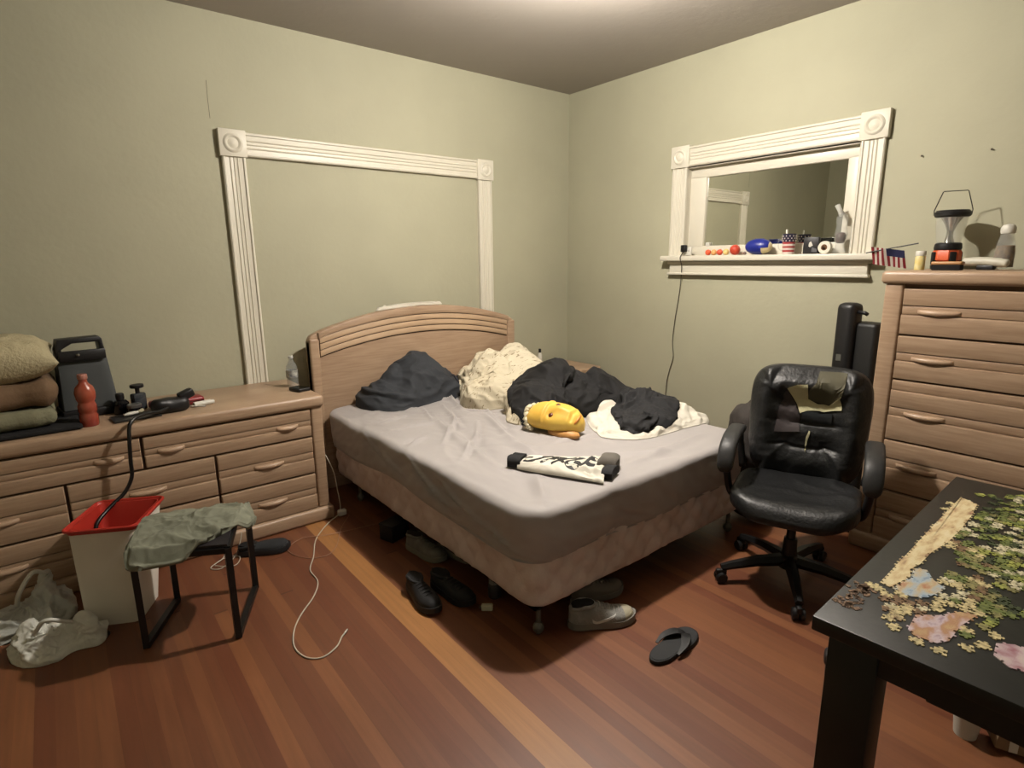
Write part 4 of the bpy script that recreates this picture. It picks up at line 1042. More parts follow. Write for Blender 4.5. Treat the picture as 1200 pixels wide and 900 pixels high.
# dark portable heater with carrying handle
ht = thing('portable_heater', 'dark grey portable heater with a slotted carrying handle on the low dresser', 'heater', (-3.600, -.24, ZD), .12)
b = nb(); q = rbox((.235, .19, .30), (10, 8, 10), .014)
for v in q.verts:
    t = (v.co.z+.15)/.30; v.co.x *= 1-.14*t; v.co.y = v.co.y*(1-.45*t)+.02*t; v.co.z += .15
link('housing', q, M('dark_grey_plastic', (58,62,62), .5), ht, smooth='auto')
b = nb(); box(b, (0, -.002, .022), (.245, .20, .044), .01); link('foot', b, black_pl, ht, smooth='auto')
b = nb(); prism(b, [(-.101, .285), (-.100, .335), (-.088, .385), (.084, .388), (.094, .376), (.102, .285), (.079, .30), (.076, .362), (-.030, .362), (-.076, .335), (-.08, .30)], -.045+.02, .045+.02, 'y', .006); link('carrying_handle', b, black_pl, ht, smooth='auto')
b = nb(); box(b, (0, -.055, .305), (.19, .02, .05), .006); cpn = link('control_panel', b, black_pl, ht, smooth='auto')
b = nb(); lathe(b, [(0, .012), (.007, .011), (.008, 0), (0, 0)], (-.02, -.065, .31), 14, mtx=Matrix.Rotation(PI/2, 4, 'X')); link('dial', b, metal_m, cpn, smooth=True)
# red sports drink bottle
rb = thing('red_drink_bottle', 'clear plastic bottle of red drink in front of the heater on the dresser', 'bottle', (-3.615, -.52, ZD))
b = nb(); pf = [(0, 0), (.034, 0), (.038, .008), (.038, .05), (.034, .058), (.034, .066), (.038, .074), (.038, .10), (.034, .108), (.034, .118), (.040, .13), (.042, .16), (.036, .185), (.020, .203), (.017, .21), (.017, .225), (0, .225)]
lathe(b, pf, seg=28); link('bottle_body', b, M('red_drink', (150,58,48), .25, rgb2=(168,82,58), vscale=8, coat=.4), rb, smooth='auto')
b = nb(); lathe(b, [(0, .223), (.019, .223), (.020, .226), (.020, .243), (.018, .246), (0, .246)], seg=22); link('cap', b, M('pale_red_cap', (178,120,104), .4), rb, smooth='auto')
# perfume bottles
p1 = thing('perfume_bottle', 'squat black perfume bottle with a round cap beside the heater', 'perfume', (-3.475, -.36, ZD))
b = nb(); lathe(b, [(0, 0), (.032, 0), (.036, .01), (.036, .055), (.024, .07), (0, .072)], seg=22); link('bottle_body', b, M('black_glass', (14,14,18), .12), p1, smooth='auto')
b = nb(); lathe(b, [(0, .07), (.016, .07), (.019, .078), (.019, .10), (.014, .106), (0, .107)], seg=18); link('cap', b, black_pl, p1, smooth='auto')
p2 = thing('perfume_bottle', 'taller clear and black perfume bottle with a wide flat cap on the dresser', 'perfume', (-3.395, -.33, ZD), .5)
b = nb(); box(b, (0, 0, .045), (.066, .04, .09), .010, 3); link('bottle_body', b, M('smoky_glass', (92,98,104), .08, trans=.6), p2, smooth='auto')
b = nb(); box(b, (0, 0, .035), (.052, .030, .055), .006); link('perfume_liquid', b, M('dark_liquid', (30,30,36), .2), p2)
b = nb(); lathe(b, [(0, .088), (.010, .088), (.010, .115), (.03, .118), (.032, .124), (.030, .134), (0, .136)], seg=22); link('cap', b, black_pl, p2, smooth='auto')
p3 = thing('dark_jar', 'low black jar in front of the perfume bottles on the dresser', 'jar', (-3.425, -.43, ZD))
b = nb(); lathe(b, [(0, 0), (.030, 0), (.032, .006), (.032, .038), (0, .04)], seg=22); link('jar_body', b, M('black_glass', (14,14,18), .12), p3, smooth='auto')
b = nb(); lathe(b, [(0, .039), (.033, .039), (.033, .052), (.030, .055), (0, .055)], seg=22); link('lid', b, M('silver_lid', (150,150,150), .3, metal=.8), p3, smooth='auto')
tr_ = thing('grey_tray', 'flat dark tray holding oddments at the dresser front edge', 'tray', (-3.43, -.50, ZD), .08)
b = nb(); box(b, (0, 0, .006), (.20, .13, .012), .005); link('tray_body', b, M('smoked_tray', (50,48,46), .3), tr_, smooth='auto')
rz = thing('white_brush', 'white handled shaving brush lying on the tray at the dresser edge', 'brush', (-3.435, -.49, ZD+.0125), .5)
b = nb(); tube(b, [(-.05, 0, .010), (-.02, 0, .011), (.02, 0, .010)], [.006, .009, .007], 10); link('handle', b, white_m, rz, smooth=True)
b = nb(); tube(b, [(.018, 0, .010), (.045, 0, .012)], [.007, .011], 10); link('bristles', b, M('pale_bristle', (190,182,150), .9), rz, smooth=True)
# tangle: black air hose gun with red case
rcs = thing('red_case', 'dark red flat case behind the black pump on the dresser', 'case', (-3.23, -.36, ZD), .10)
b = nb(); box(b, (0, 0, .020), (.25, .10, .040), .014, 3); link('case_body', b, M('wine_red_plastic', (140,34,40), .4), rcs, smooth='auto')
b = nb(); box(b, (.0, -.0505, .02), (.24, .002, .004), .0005); link('seam', b, groove_m, rcs)
wcs = thing('white_tube', 'white tube lying in front of the red case on the dresser', 'tube', (-3.115, -.455, ZD), .25)
b = nb(); tube(b, [(-.055, 0, .014), (.03, 0, .014)], .014, 14); link('tube_body', b, white_m, wcs, smooth='auto')
b = nb(); tube(b, [(.029, 0, .013), (.048, 0, .013)], .011, 12); link('cap', b, white_m, wcs, smooth='auto')
pump = thing('black_pump', 'black hand pump with a thick black hose hanging into the bin', 'pump', (-3.255, -.49, ZD), .12)
b = nb(); q = rbox((.17, .085, .075), (20, 12, 10), .03); displace(q, lambda c, n: n*.006*nz(c.x*20, c.y*20, c.z*20)); link('pump_body', q, black_pl, pump, (-.02, 0, .0385), smooth=True)
b = nb(); box(b, (.055, .005, .078), (.075, .05, .045), .012, 3, rot=Matrix.Rotation(-.35, 4, 'Y')); link('pump_handle', b, black_pl, pump, smooth='auto')
b = nb(); tube(b, [(.06, -.03, .02), (.13, -.035, .008)], .004, 8); o = link('nozzle', b, metal_m, pump); o['label'] = 'steel nozzle'
hp = [(-3.26,-.50,.80),(-3.33,-.56,.785),(-3.41,-.62,.795),(-3.468,-.672,.775),(-3.484,-.69,.70),(-3.492,-.69,.60),(-3.498,-.69,.52),(-3.535,-.70,.455),(-3.60,-.73,.41),(-3.655,-.78,.37),(-3.670,-.81,.32)]
ca, sa = math.cos(.12), math.sin(.12); hb_ = nb()
loc_p = [((x+3.255)*ca+(y+.49)*sa, -(x+3.255)*sa+(y+.49)*ca, z-ZD) for x, y, z in hp]
tube(hb_, crom(loc_p, 8), .0085, 10); link('hose', hb_, M('black_hose', (16,15,16), .35), pump, smooth=True)
# water bottle and phone beside the headboard
wb = thing('water_bottle', 'clear plastic water bottle standing on the dresser by the headboard', 'bottle', (-2.600, -.30, ZD))
b = nb(); lathe(b, [(0, .002), (.030, .002), (.033, .01), (.033, .05), (.030, .055), (.033, .06), (.033, .11), (.031, .13), (.016, .160), (.0125, .165), (.0125, .18), (.011, .18), (.011, .164), (.030, .128), (.0315, .11), (.0315, .012), (0, .006)], seg=26); link('bottle_body', b, M('clear_pet', (225,232,230), .08, spec=1.0, alpha=.10), wb, smooth='auto')
b = nb(); lathe(b, [(0, .176), (.014, .176), (.0145, .19), (0, .192)], seg=18); link('cap', b, M('clear_cap', (205,205,200), .4), wb, smooth='auto')
b = nb(); lathe(b, [(.0335, .06), (.0338, .06), (.0338, .105), (.0335, .105), (.0335, .06)], seg=26); link('bottle_label', b, M('pale_label', (190,190,180), .6, rgb2=(90,90,96), vscale=40), wb, smooth='auto')
ph = thing('black_phone', 'black wallet phone lying at the dresser corner by the headboard', 'phone', (-2.605, -.43, ZD), .25)
b = nb(); box(b, (0, 0, .010), (.075, .11, .020), .006, 3); link('phone_case', b, black_pl, ph, smooth='auto')
b = nb(); box(b, (0, 0, .0203), (.062, .096, .0012), .0004); link('screen', b, M('phone_glass', (12,12,16), .08), ph)

# ================================================================== bin, stool, bags
bn = thing('trash_bin', 'white plastic trash bin with a red liner rim in front of the dresser', 'bin', (-3.585, -.875, 0), math.atan2(-.128, .253))
def tub(bm, w0, d0, w1, d1, z0, z1, R0_, th, n=10, floor_=True, mi=0, oy=0):
    def ring(w_, d_, z, r):
        sh_ = oy*(1-z/.42)
        p = []
        for cx, cy, a0 in ((w_/2-r, d_/2-r, 0), (-w_/2+r, d_/2-r, PI/2), (-w_/2+r, -d_/2+r, PI), (w_/2-r, -d_/2+r, 3*PI/2)):
            for i in range(n): a = a0+PI/2*i/(n-1); p.append((cx+r*math.cos(a), cy+r*math.sin(a)+sh_, z))
        return [bm.verts.new(q_) for q_ in p]
    R_ = [ring(w0, d0, z0, R0_), ring(w1, d1, z1, R0_), ring(w1-2*th, d1-2*th, z1, R0_-th*.5), ring(w0-2*th, d0-2*th, z0+th, R0_-th*.5)]
    for a, c in zip(R_, R_[1:]):
        for k in range(len(a)): bm.faces.new([a[k], a[(k+1) % len(a)], c[(k+1) % len(a)], c[k]]).material_index = mi
    if floor_: bm.faces.new(R_[0][::-1]); bm.faces.new(R_[-1])
    else:
        a, c = R_[-1], R_[0]
        for k in range(len(a)): bm.faces.new([a[k], a[(k+1) % len(a)], c[(k+1) % len(a)], c[k]])
b = nb(); tub(b, .215, .215, .258, .295, 0, .412, .03, .004, oy=-.07); link('bin_body', b, M('white_bin_plastic', (240,234,220), .5, var=.03), bn, smooth='auto')
b = nb(); tub(b, .264, .301, .278, .315, .408, .428, .03, .004, floor_=False)
def ring_lip(bm, w_, d_, z, r, t):
    p = []
    for cx, cy, a0 in ((w_/2-r, d_/2-r, 0), (-w_/2+r, d_/2-r, PI/2), (-w_/2+r, -d_/2+r, PI), (w_/2-r, -d_/2+r, 3*PI/2)):
        for i in range(8): a = a0+PI/2*i/7; p.append((cx+r*math.cos(a), cy+r*math.sin(a), z))
    tube(bm, p, t, 8, True)
ring_lip(b, .280, .317, .428, .03, .006)
link('red_rim', b, M('red_plastic', (190,50,38), .45), bn, smooth='auto')
b = nb(); tub(b, .195, .195, .250, .287, .10, .426, .028, .004, oy=-.05); link('red_liner', b, M('red_plastic', (190,50,38), .45), bn, smooth='auto')

# stool: corners on the floor
FL, FR, BR_, BL = Vector((-3.574,-1.307,0)), Vector((-3.272,-1.474,0)), Vector((-3.116,-1.138,0)), Vector((-3.42,-1.02,0))
sc_ = (FL+FR+BR_+BL)/4
sl = thing('metal_stool', 'low black metal stool with sled feet in front of the dresser', 'stool', sc_)
ZL = .405; ZR = .455
for a, c in ((FL, BL), (FR, BR_)):
    a2, c2 = a-sc_, c-sc_; up = Vector((0,0,1)); mid = (a2+c2)/2
    for p in (a2, c2):
        b = nb(); tube(b, [p+up*.008, p+up*ZL], .0165, 4, sq=True); link('leg', b, darkmetal, sl)
    b = nb(); tube(b, [a2+up*.012, c2+up*.012], .0165, 4, sq=True); link('foot_bar', b, darkmetal, sl)
    b = nb(); tube(b, [a2+up*(ZL-.006), mid+up*ZR, c2+up*(ZL-.006)], .0165, 4, sq=True); link('gable_bar', b, darkmetal, sl)
b = nb(); tube(b, [FL-sc_+Vector((0,0,ZL-.01)), FR-sc_+Vector((0,0,ZL-.01))], .016, 4, sq=True); tube(b, [BL-sc_+Vector((0,0,ZL-.01)), BR_-sc_+Vector((0,0,ZL-.01))], .016, 4, sq=True); link('cross_bar', b, darkmetal, sl)
b = nb(); mL, mR = (FL+BL)/2-sc_, (FR+BR_)/2-sc_
def up_(v, z): return Vector((v.x, v.y, z))
for A, B_, C_, D_ in ((FL-sc_, FR-sc_, mR, mL), (BL-sc_, BR_-sc_, mR, mL)):
    lo4 = [up_(A, ZL+.004), up_(B_, ZL+.004), up_(C_, ZR+.004), up_(D_, ZR+.004)]
    v0 = [b.verts.new(p) for p in lo4]; v1 = [b.verts.new(p+Vector((0,0,.010))) for p in lo4]
    b.faces.new(v0[::-1]); b.faces.new(v1)
    for i in range(4): b.faces.new([v0[i], v0[(i+1) % 4], v1[(i+1) % 4], v1[i]])
link('seat', b, M('dark_vinyl', (42,38,40), .45), sl)
# cloth on the stool following its ridge
co_ = [(-3.600,-1.325),(-3.56,-1.23),(-3.50,-1.16),(-3.38,-1.13),(-3.27,-1.10),(-3.14,-1.12),(-3.105,-1.20),(-3.125,-1.34),(-3.19,-1.385),(-3.27,-1.41),(-3.36,-1.425),(-3.44,-1.43),(-3.52,-1.41),(-3.585,-1.385)]
stt = [c_ for c_ in sl.children if c_.name.startswith('seat') or c_.name.startswith('gable')]
o = heap('grey_shirt', co_, .34, [], fabric('grey_green_cotton', (128,130,112), var=.08, bump=.05, bscale=200), base=.07, wr=.012, wf=8, edge=9, seed=41, n_r=60, n_t=200, under=stt, thick=.012)
BVt = [bvh_of(c_) for c_ in stt]
dm = (mR-mL).normalized(); nrm = Vector((-dm.y, dm.x, 0)); mc = (mL+mR)/2+sc_; half = ((FL-BL).length)/2
nv_ = len(o.data.vertices)//2
for i_, v in enumerate(o.data.vertices):
    p = Vector((v.co.x, v.co.y, 0)); d_ = abs((p-mc).dot(nrm)); al = (p-mc).dot(dm); hl = (mR-mL).length/2
    zs = ZR-(ZR-ZL)*min(1.0, d_/half)+.016+.016
    over = max(0, d_-half-.016)+max(0, abs(al)-hl-.022)
    q = ridge3(v.co*8, 41, 3)*.022+.008*noise.noise(v.co*5)
    lowr = i_ >= nv_
    v.co.z = (zs-.011 if lowr else zs+q-.006)-min(.05, over*1.6)
recenter(o, (mc.x, mc.y, .45)); tag(o, 'grey-green shirt draped over the black metal stool', 'shirt')

# plastic bags
bagm = M('thin_white_plastic', (238,238,226), .45, rgb2=(214,214,202), vscale=9, bump=.35, bscale=28)
o = heap('plastic_bag', [(-4.0,-1.05),(-3.98,-.96),(-3.88,-.92),(-3.80,-.98),(-3.745,-1.02),(-3.69,-1.09),(-3.715,-1.16),(-3.80,-1.15),(-3.86,-1.18),(-3.95,-1.15)], .0, [(-3.92,-1.06,.06,.07,.13),(-3.75,-1.09,.05,.06,.13)], bagm, base=.06, wr=.022, wf=11, edge=4, seed=51, n_r=60, n_t=200, oct=4); recenter(o, (-3.85, -1.05, 0))
tag(o, 'crumpled white plastic bag on the floor in front, left of the trash bin', 'plastic bag')
ha = nb(); tube(ha, crom([(-.06, -.05, .10), (-.02, -.07, .155), (.04, -.06, .12), (.06, -.04, .10)], 6), .008, 8); link('bag_handle', ha, bagm, o, smooth=True)
o = heap('plastic_bag', [(-4.16,-.88),(-4.14,-.76),(-4.0,-.70),(-3.88,-.67),(-3.80,-.67),(-3.78,-.80),(-3.82,-.90),(-3.93,-.90),(-4.05,-.91)], .0, [(-4.04,-.81,.08,.07,.10),(-3.86,-.75,.06,.07,.20)], M('grey_white_plastic', (214,216,208), .5, rgb2=(184,186,178), vscale=8, bump=.35, bscale=26), base=.06, wr=.022, wf=10, edge=4, seed=57, n_r=60, n_t=200, oct=4); recenter(o, (-3.95, -.78, 0))
tag(o, 'greyish plastic bag farther back against the dresser foot', 'plastic bag')
ha = nb(); tube(ha, crom([(-.02, -.02, .10), (.0, -.06, .17), (.05, -.03, .23), (.09, .02, .19)], 6), .009, 8); link('bag_handle', ha, bagm, o, smooth=True)

# ================================================================== shoes
def shoe(name, label, loc, rotz, up_m, sole_m, L=.29, Wd=.10, hgt=.10, lace=True, logo=None, toe_m=None, tilt=None):
    T = thing(name, label, 'shoe', loc, rotz, rot=tilt)
    n = 26
    def half(t):   # half-width along the foot, t 0 heel .. 1 toe
        return Wd/2*max(.03, 1-abs(2*t-1)**5)**.5*(.74+.26*math.exp(-((t-.70)/.25)**2))
    b = nb(); rows = []
    for i in range(n+1):
        t = i/n; x = -L/2+L*t; w_ = max(.006, half(t)*(1.06)); zt = .028+.006*(1-t)+.012*max(0, t-.8)/.2; zb = .012*max(0, (t-.8)/.2)**2
        rows.append([b.verts.new(p) for p in ((x, -w_, zb+.004), (x, -w_*1.03, zb+.014), (x, -w_*.97, zt), (x, w_*.97, zt), (x, w_*1.03, zb+.014), (x, w_, zb+.004))])
    for r0, r1 in zip(rows, rows[1:]):
        for k in range(6): b.faces.new([r0[k], r0[(k+1) % 6], r1[(k+1) % 6], r1[k]])
    b.faces.new(rows[0]); b.faces.new(rows[-1][::-1]); link('sole', b, sole_m, T, smooth='auto')
    def toph(t):
        k = min(1, max(0, (t-.28)/.50)); k = k*k*(3-2*k); return .028+((hgt-.028)*(1-k)+.036*k)*max(0, 1-max(0, (t-.80)/.20)**3)**.5
    b = nb(); rows = []; m = 16
    for i in range(n+1):
        t = i/n; x = -L/2+.004+(L-.012)*t; w_ = max(.004, half(t)*.98); h_ = max(.032, toph(t)*(1-.12*math.exp(-((t-.18)/.10)**2)))
        row = []
        for k in range(m+1):
            a = PI*k/m; yy = -w_*math.cos(a); ww = .60+.40*(1-math.sin(a)) if t < .45 else .85
            y = yy*(1 if math.sin(a) < .3 else (ww+(1-ww)*(1-math.sin(a))/.7)); z = .026+(h_-.026)*math.sin(a)**.65
            row.append(b.verts.new((x, y, z)))
        rows.append(row)
    for r0, r1 in zip(rows, rows[1:]):
        for k in range(m):
            f = b.faces.new([r0[k], r0[k+1], r1[k+1], r1[k]]); c_ = f.calc_center_median()
            if toe_m and c_.x > L*.30: f.material_index = 1
    b.faces.new(rows[0]); b.faces.new(rows[-1][::-1])
    for r0, r1 in zip(rows, rows[1:]): b.faces.new([r0[0], r1[0], r1[m], r0[m]])
    up = link('upper', b, [up_m, toe_m or up_m], T, smooth='auto')
    # padded collar round a dark opening
    cx0, cw = -L*.29, Wd*.30; ring = [(cx0+L*.17*math.cos(a), cw*math.sin(a), hgt-.004+.012*math.cos(a)*(-1 if math.cos(a) < 0 else .4)*-1) for a in [2*PI*k/24 for k in range(24)]]
    b = nb(); tube(b, ring, .0075, 8, True); col_ = link('collar', b, up_m, T, smooth=True)
    b = nb(); lathe(b, [(0, hgt-.012), (1, hgt-.010), (1, hgt+.0005), (0, hgt+.0005)], (cx0, 0, 0), 24, sx=L*.165, sy=cw*.97); link('opening', b, M('shoe_inside', (14,13,13), .9), T)
    if lace:
        b = nb()
        for k in range(5):
            t = .44+k*.07; x = -L/2+L*t; z = toph(t)+.003; w_ = Wd*.22
            tube(b, crom([(x, -w_, z-.010), (x+.004, 0, z), (x, w_, z-.010)], 4), .0028, 6)
        link('laces', b, lace if not isinstance(lace, bool) else up_m, T, smooth=True)
    if logo:
        tb_ = BVHTree.FromPolygons([v.co.copy() for v in up.data.vertices], [list(p.vertices) for p in up.data.polygons])
        P0 = crom([(-.052, .052, 0), (-.050, .036, 0), (-.036, .030, 0), (-.010, .037, 0), (.030, .058, 0)], 6)
        P1 = crom([(-.052, .052, 0), (-.046, .043, 0), (-.034, .039, 0), (-.010, .048, 0), (.030, .060, 0)], 6)
        for s_ in (-1, 1):
            b = nb(); rr = []
            for p_, q_ in zip(P0, P1):
                row = []
                for pt in (p_, q_):
                    h = tb_.ray_cast(Vector((pt.x*1.25+.008, s_*.2, pt.y)), Vector((0, -s_, 0)))
                    y = h[0].y if h[0] else s_*.04
                    row.append(b.verts.new((pt.x*1.25+.008, y+s_*.0025, pt.y))); row.append(b.verts.new((pt.x*1.25+.008, y-s_*.001, pt.y)))
                rr.append([row[0], row[2], row[3], row[1]])
            for r0, r1 in zip(rr, rr[1:]):
                for k in range(4):
                    try: b.faces.new([r0[k], r0[(k+1) % 4], r1[(k+1) % 4], r1[k]])
                    except ValueError: pass
            link('swoosh', b, logo, up)
    return T
sneak_m = M('grey_mesh', (150,148,142), .7, var=.12, vscale=40, bump=.4, bscale=160)
shoe('sneaker', 'light grey running sneaker with a white swoosh poking out under the bed foot', (-2.055, -2.345, 0), math.atan2(-.125, .26), sneak_m, M('grey_sole', (128,124,116), .6), L=.30, Wd=.108, hgt=.108, logo=M('swoosh_white', (222,220,214), .5), toe_m=M('cream_toe', (184,176,150), .6), lace=M('pale_laces', (176,172,164), .8))
shoe('sneaker', 'second grey sneaker hidden in shadow behind the one with the swoosh', (-1.93, -2.20, 0), -.2, M('dim_grey_mesh', (132,124,116), .8), M('grey_sole', (128,124,116), .6), L=.28, hgt=.10)
blkshoe = M('black_suede', (24,24,26), .7, var=.2, vscale=20); blksole = M('black_rubber', (30,30,32), .6)
shoe('black_shoe', 'black sneaker at the edge of the bed shadow, nearest the camera', (-2.555, -1.72, 0), math.radians(-95), blkshoe, blksole, L=.29, hgt=.082)
shoe('black_shoe', 'black sneaker under the bed behind the nearest black sneaker', (-2.43, -1.77, 0), math.radians(-82), blkshoe, blksole, L=.29, hgt=.085)
shoe('grey_shoe', 'worn grey shoe lying under the side of the bed', (-2.335, -1.37, 0), math.radians(-78), M('worn_grey', (118,114,104), .8, var=.2, vscale=20), M('dirty_sole', (130,126,112), .7), L=.29, hgt=.095)
shoe('grey_shoe', 'second worn grey shoe farther under the side of the bed', (-2.21, -1.50, 0), math.radians(-70), M('worn_grey', (118,114,104), .8, var=.2, vscale=20), M('dirty_sole', (130,126,112), .7), L=.29, hgt=.095)
shoe('dark_shoe', 'dark shoe lying against the dresser foot behind the stool', (-2.98, -.80, 0), math.radians(-22), M('charcoal_felt', (40,42,44), .85), blksole, L=.26, hgt=.06, lace=False)
bt = thing('black_box', 'small black box standing under the head half of the bed', 'box', (-2.37, -1.09, 0), .3)
b = nb(); box(b, (0, 0, .043), (.13, .10, .084), .006); link('box_body', b, M('black_card2', (12,12,13), .6), bt, smooth='auto'); b = nb(); box(b, (0, 0, .091), (.134, .104, .012), .004); link('lid', b, M('black_card2', (12,12,13), .6), bt, smooth='auto')
wt = thing('white_charger', 'small pale green-white charger block under the bed side', 'charger', (-2.375, -1.965, 0), -.7)
b = nb(); box(b, (0, 0, .014), (.05, .026, .027), .006, 3); link('charger_body', b, M('pale_white_plastic', (214,212,186), .45), wt, smooth='auto')
b = nb()
for s in (-.006, .006): box(b, (-.030, s, .014), (.014, .0015, .006), 0)
link('prongs', b, metal_m, wt)
gj = thing('grey_jar', 'grey lidded jar under the bed beside the pale charger', 'jar', (-2.285, -1.90, 0))
b = nb(); lathe(b, [(0, 0), (.028, 0), (.03, .006), (.03, .06), (.024, .07), (0, .07)], seg=22); link('jar_body', b, M('dark_grey_plastic2', (50,48,48), .5), gj, smooth='auto')
b = nb(); lathe(b, [(0, .069), (.026, .069), (.026, .088), (0, .09)], seg=20); link('lid', b, M('grey_lid', (136,134,128), .4), gj, smooth='auto')

# flip-flops
ff = thing('flip_flop', 'black rubber flip-flop lying on the open floor', 'flip-flop', (-1.955, -2.632, 0), math.radians(3))
def sole_out(L, W0, n=40):
    P = []
    for i in range(n):
        a = 2*PI*i/n; x = math.cos(a)*L/2; y = math.sin(a)
        t = (x/L+.5); w_ = W0*(.40+.14*t-.09*math.exp(-((t-.42)/.16)**2)+.0)
        P.append((x, (abs(y)**.8)*math.copysign(1, y)*w_))
    return P
b = nb(); prism(b, sole_out(.285, .115), 0, .018, 'z', .004); link('sole', b, M('black_foam', (30,31,32), .75, bump=.2, bscale=90), ff, smooth='auto')
b = nb(); prism(b, [(p[0]*.93, p[1]*.9) for p in sole_out(.285, .115)], .018, .0195, 'z'); link('footbed', b, M('footbed_grey', (46,47,48), .8), ff)
for s in (-1, 1):
    b = nb(); pts = crom([(.080, 0, .018), (.074, s*.006, .028), (.045, s*.026, .038), (.0, s*.046, .032), (-.045, s*.048, .018)], 6)
    rows = []
    for i, p in enumerate(pts):
        k = i/(len(pts)-1); hw = .006+.012*math.sin(PI*min(1, k*1.1)); t = (pts[min(i+1, len(pts)-1)]-pts[max(i-1, 0)]).normalized(); n_ = Vector((0, 0, 1)).cross(t).normalized(); z_ = t.cross(n_)
        rows.append([b.verts.new(p+n_*hw+z_*.003), b.verts.new(p-n_*hw+z_*.003), b.verts.new(p-n_*hw-z_*.002), b.verts.new(p+n_*hw-z_*.002)])
    for r0, r1 in zip(rows, rows[1:]):
        for k in range(4): b.faces.new([r0[k], r0[(k+1) % 4], r1[(k+1) % 4], r1[k]])
    b.faces.new(rows[0]); b.faces.new(rows[-1][::-1]); link('strap', b, M('black_strap', (22,22,23), .6), ff, smooth='auto')

# cables on the floor
wc = M('white_cable', (206,198,180), .5)
def cable(name, pts, r, label, m=wc):
    b = nb(); tube(b, crom(pts, 10), r, 7); o = link(name, b, m, None, smooth=True); recenter(o, pts[0]); tag(o, label, 'cable'); return o
k1 = thing('white_charging_cable', 'long white cable curving over the floor in front of the dresser', 'cable', (-2.50, -.66, 0))
b = nb(); P_ = [(-2.52,-.66,.02),(-2.60,-.70,.006),(-2.72,-.84,.004),(-2.80,-1.02,.004),(-2.86,-1.14,.004),(-2.87,-1.27,.004),(-2.93,-1.38,.004),(-3.02,-1.48,.004),(-3.08,-1.57,.004),(-3.115,-1.68,.004),(-3.10,-1.77,.004),(-3.05,-1.81,.004),(-2.985,-1.785,.004),(-2.945,-1.74,.004),(-2.93,-1.73,.006)]
tube(b, [(p.x+2.50, p.y+.66, p.z) for p in crom(P_, 8)], .0032, 7); link('cord', b, wc, k1, smooth=True)
b = nb(); tube(b, [(-.43, -1.070, .006), (-.41, -1.055, .009)], .0045, 8); link('connector', b, metal_m, k1)
b = nb(); box(b, (.012, .02, .022), (.05, .035, .035), .008, 3); link('plug', b, white_m, k1, smooth='auto')
cable('thin_cable', [(-2.46,-.68,.010),(-2.56,-.80,.004),(-2.66,-.98,.003),(-2.74,-1.05,.003),(-2.84,-1.0,.003),(-2.88,-.86,.003),(-2.78,-.78,.003),(-2.66,-.84,.009),(-2.5,-.86,.003),(-2.38,-.88,.003)], .0018, 'thin brownish cable looped over the white cable near the bed', M('thin_brown_cable', (168,132,110), .6))
cable('dangling_cable', [(-2.505,-.40,.36),(-2.49,-.45,.33),(-2.475,-.52,.24),(-2.475,-.56,.14),(-2.48,-.60,.06),(-2.49,-.62,.03)], .0028, 'white cable hanging down between the dresser and the bed')
cable('coiled_cable', [(-3.06,-.70,.10),(-3.08,-.72,.05),(-3.12,-.76,.004),(-3.20,-.84,.004),(-3.24,-.80,.004),(-3.16,-.74,.004),(-3.10,-.78,.008),(-3.14,-.86,.008),(-3.22,-.80,.010),(-3.17,-.76,.02),(-3.14,-.74,.09)], .0024, 'short tangled white cable on the floor behind the stool')

# ================================================================== BLACK TABLE WITH PUZZLE
TR = math.radians(2.3)
tt = thing('black_table', 'black wooden table with a jigsaw puzzle spread on it at the right', 'table', (-2.50, -3.335, 0), TR)
TL, TWd = 1.19, .80
b = nb(); box(b, (TL/2, -TWd/2, .733), (TL, TWd, .034), .004, 2); link('tabletop', b, black_wood, tt, smooth='auto')
b = nb(); bx(.035, .055, -TWd+.04, -.04, .655, .717, 0, b); bx(TL-.055, TL-.035, -TWd+.04, -.04, .655, .717, 0, b); bx(.04, TL-.04, -.055, -.035, .655, .717, 0, b); bx(.04, TL-.04, -TWd+.035, -TWd+.055, .655, .717, 0, b); link('apron', b, black_wood, tt)
for x, y in ((.075, -.075), (TL-.075, -.075), (.075, -TWd+.075), (TL-.075, -TWd+.075)):
    b = nb(); box(b, (x, y, .358), (.095, .095, .716), .004); link('leg', b, black_wood, tt, smooth='auto')
b = nb(); bx(.07, .50, -.56, -.20, .625, .655, .004, b); link('drawer_box', b, black_wood, tt, smooth='auto')
# puzzle pieces
ZP = .7502
def piece_outline(kind, s=.0205):
    """square with a tab (+1) or blank (-1) on each side"""
    P = []; h = s/2
    cor = [(-h, -h), (h, -h), (h, h), (-h, h)]
    for i in range(4):
        a = Vector(cor[i]); c = Vector(cor[(i+1) % 4]); d = (c-a).normalized(); n = Vector((d.y, -d.x)); k = kind[i]
        P.append(a); m = (a+c)/2
        if k:
            for (t, o_) in ((-.13, 0), (-.10, .10), (-.20, .20), (-.10, .30), (.10, .30), (.20, .20), (.10, .10), (.13, 0)):
                P.append(m+d*t*s+n*k*o_*s)
    return [(p.x, p.y) for p in P]
KINDS = [(1, -1, 1, -1), (1, 1, -1, -1), (1, 1, 1, -1), (-1, -1, 1, 1), (1, 0, -1, 1)]
PCOL = {'cream': (232,214,160), 'pale': (238,228,190), 'green': (122,134,70), 'lime': (176,182,92), 'dark_green': (66,78,48), 'brown': (140,110,80), 'olive': (156,150,96)}
pm = {}
for ck, rgb in PCOL.items():
    mt = M('piece_'+ck, rgb, .55, rgb2=tuple(int(c*.68) for c in rgb), vscale=90)
    for ki, kd in enumerate(KINDS):
        b = nb(); prism(b, piece_outline(kd), 0, .0019)
        me = bpy.data.meshes.new('puzzle_piece'); bmesh.ops.recalc_face_normals(b, faces=b.faces); b.to_mesh(me); b.free(); me.materials.append(mt); pm[(ck, ki)] = me
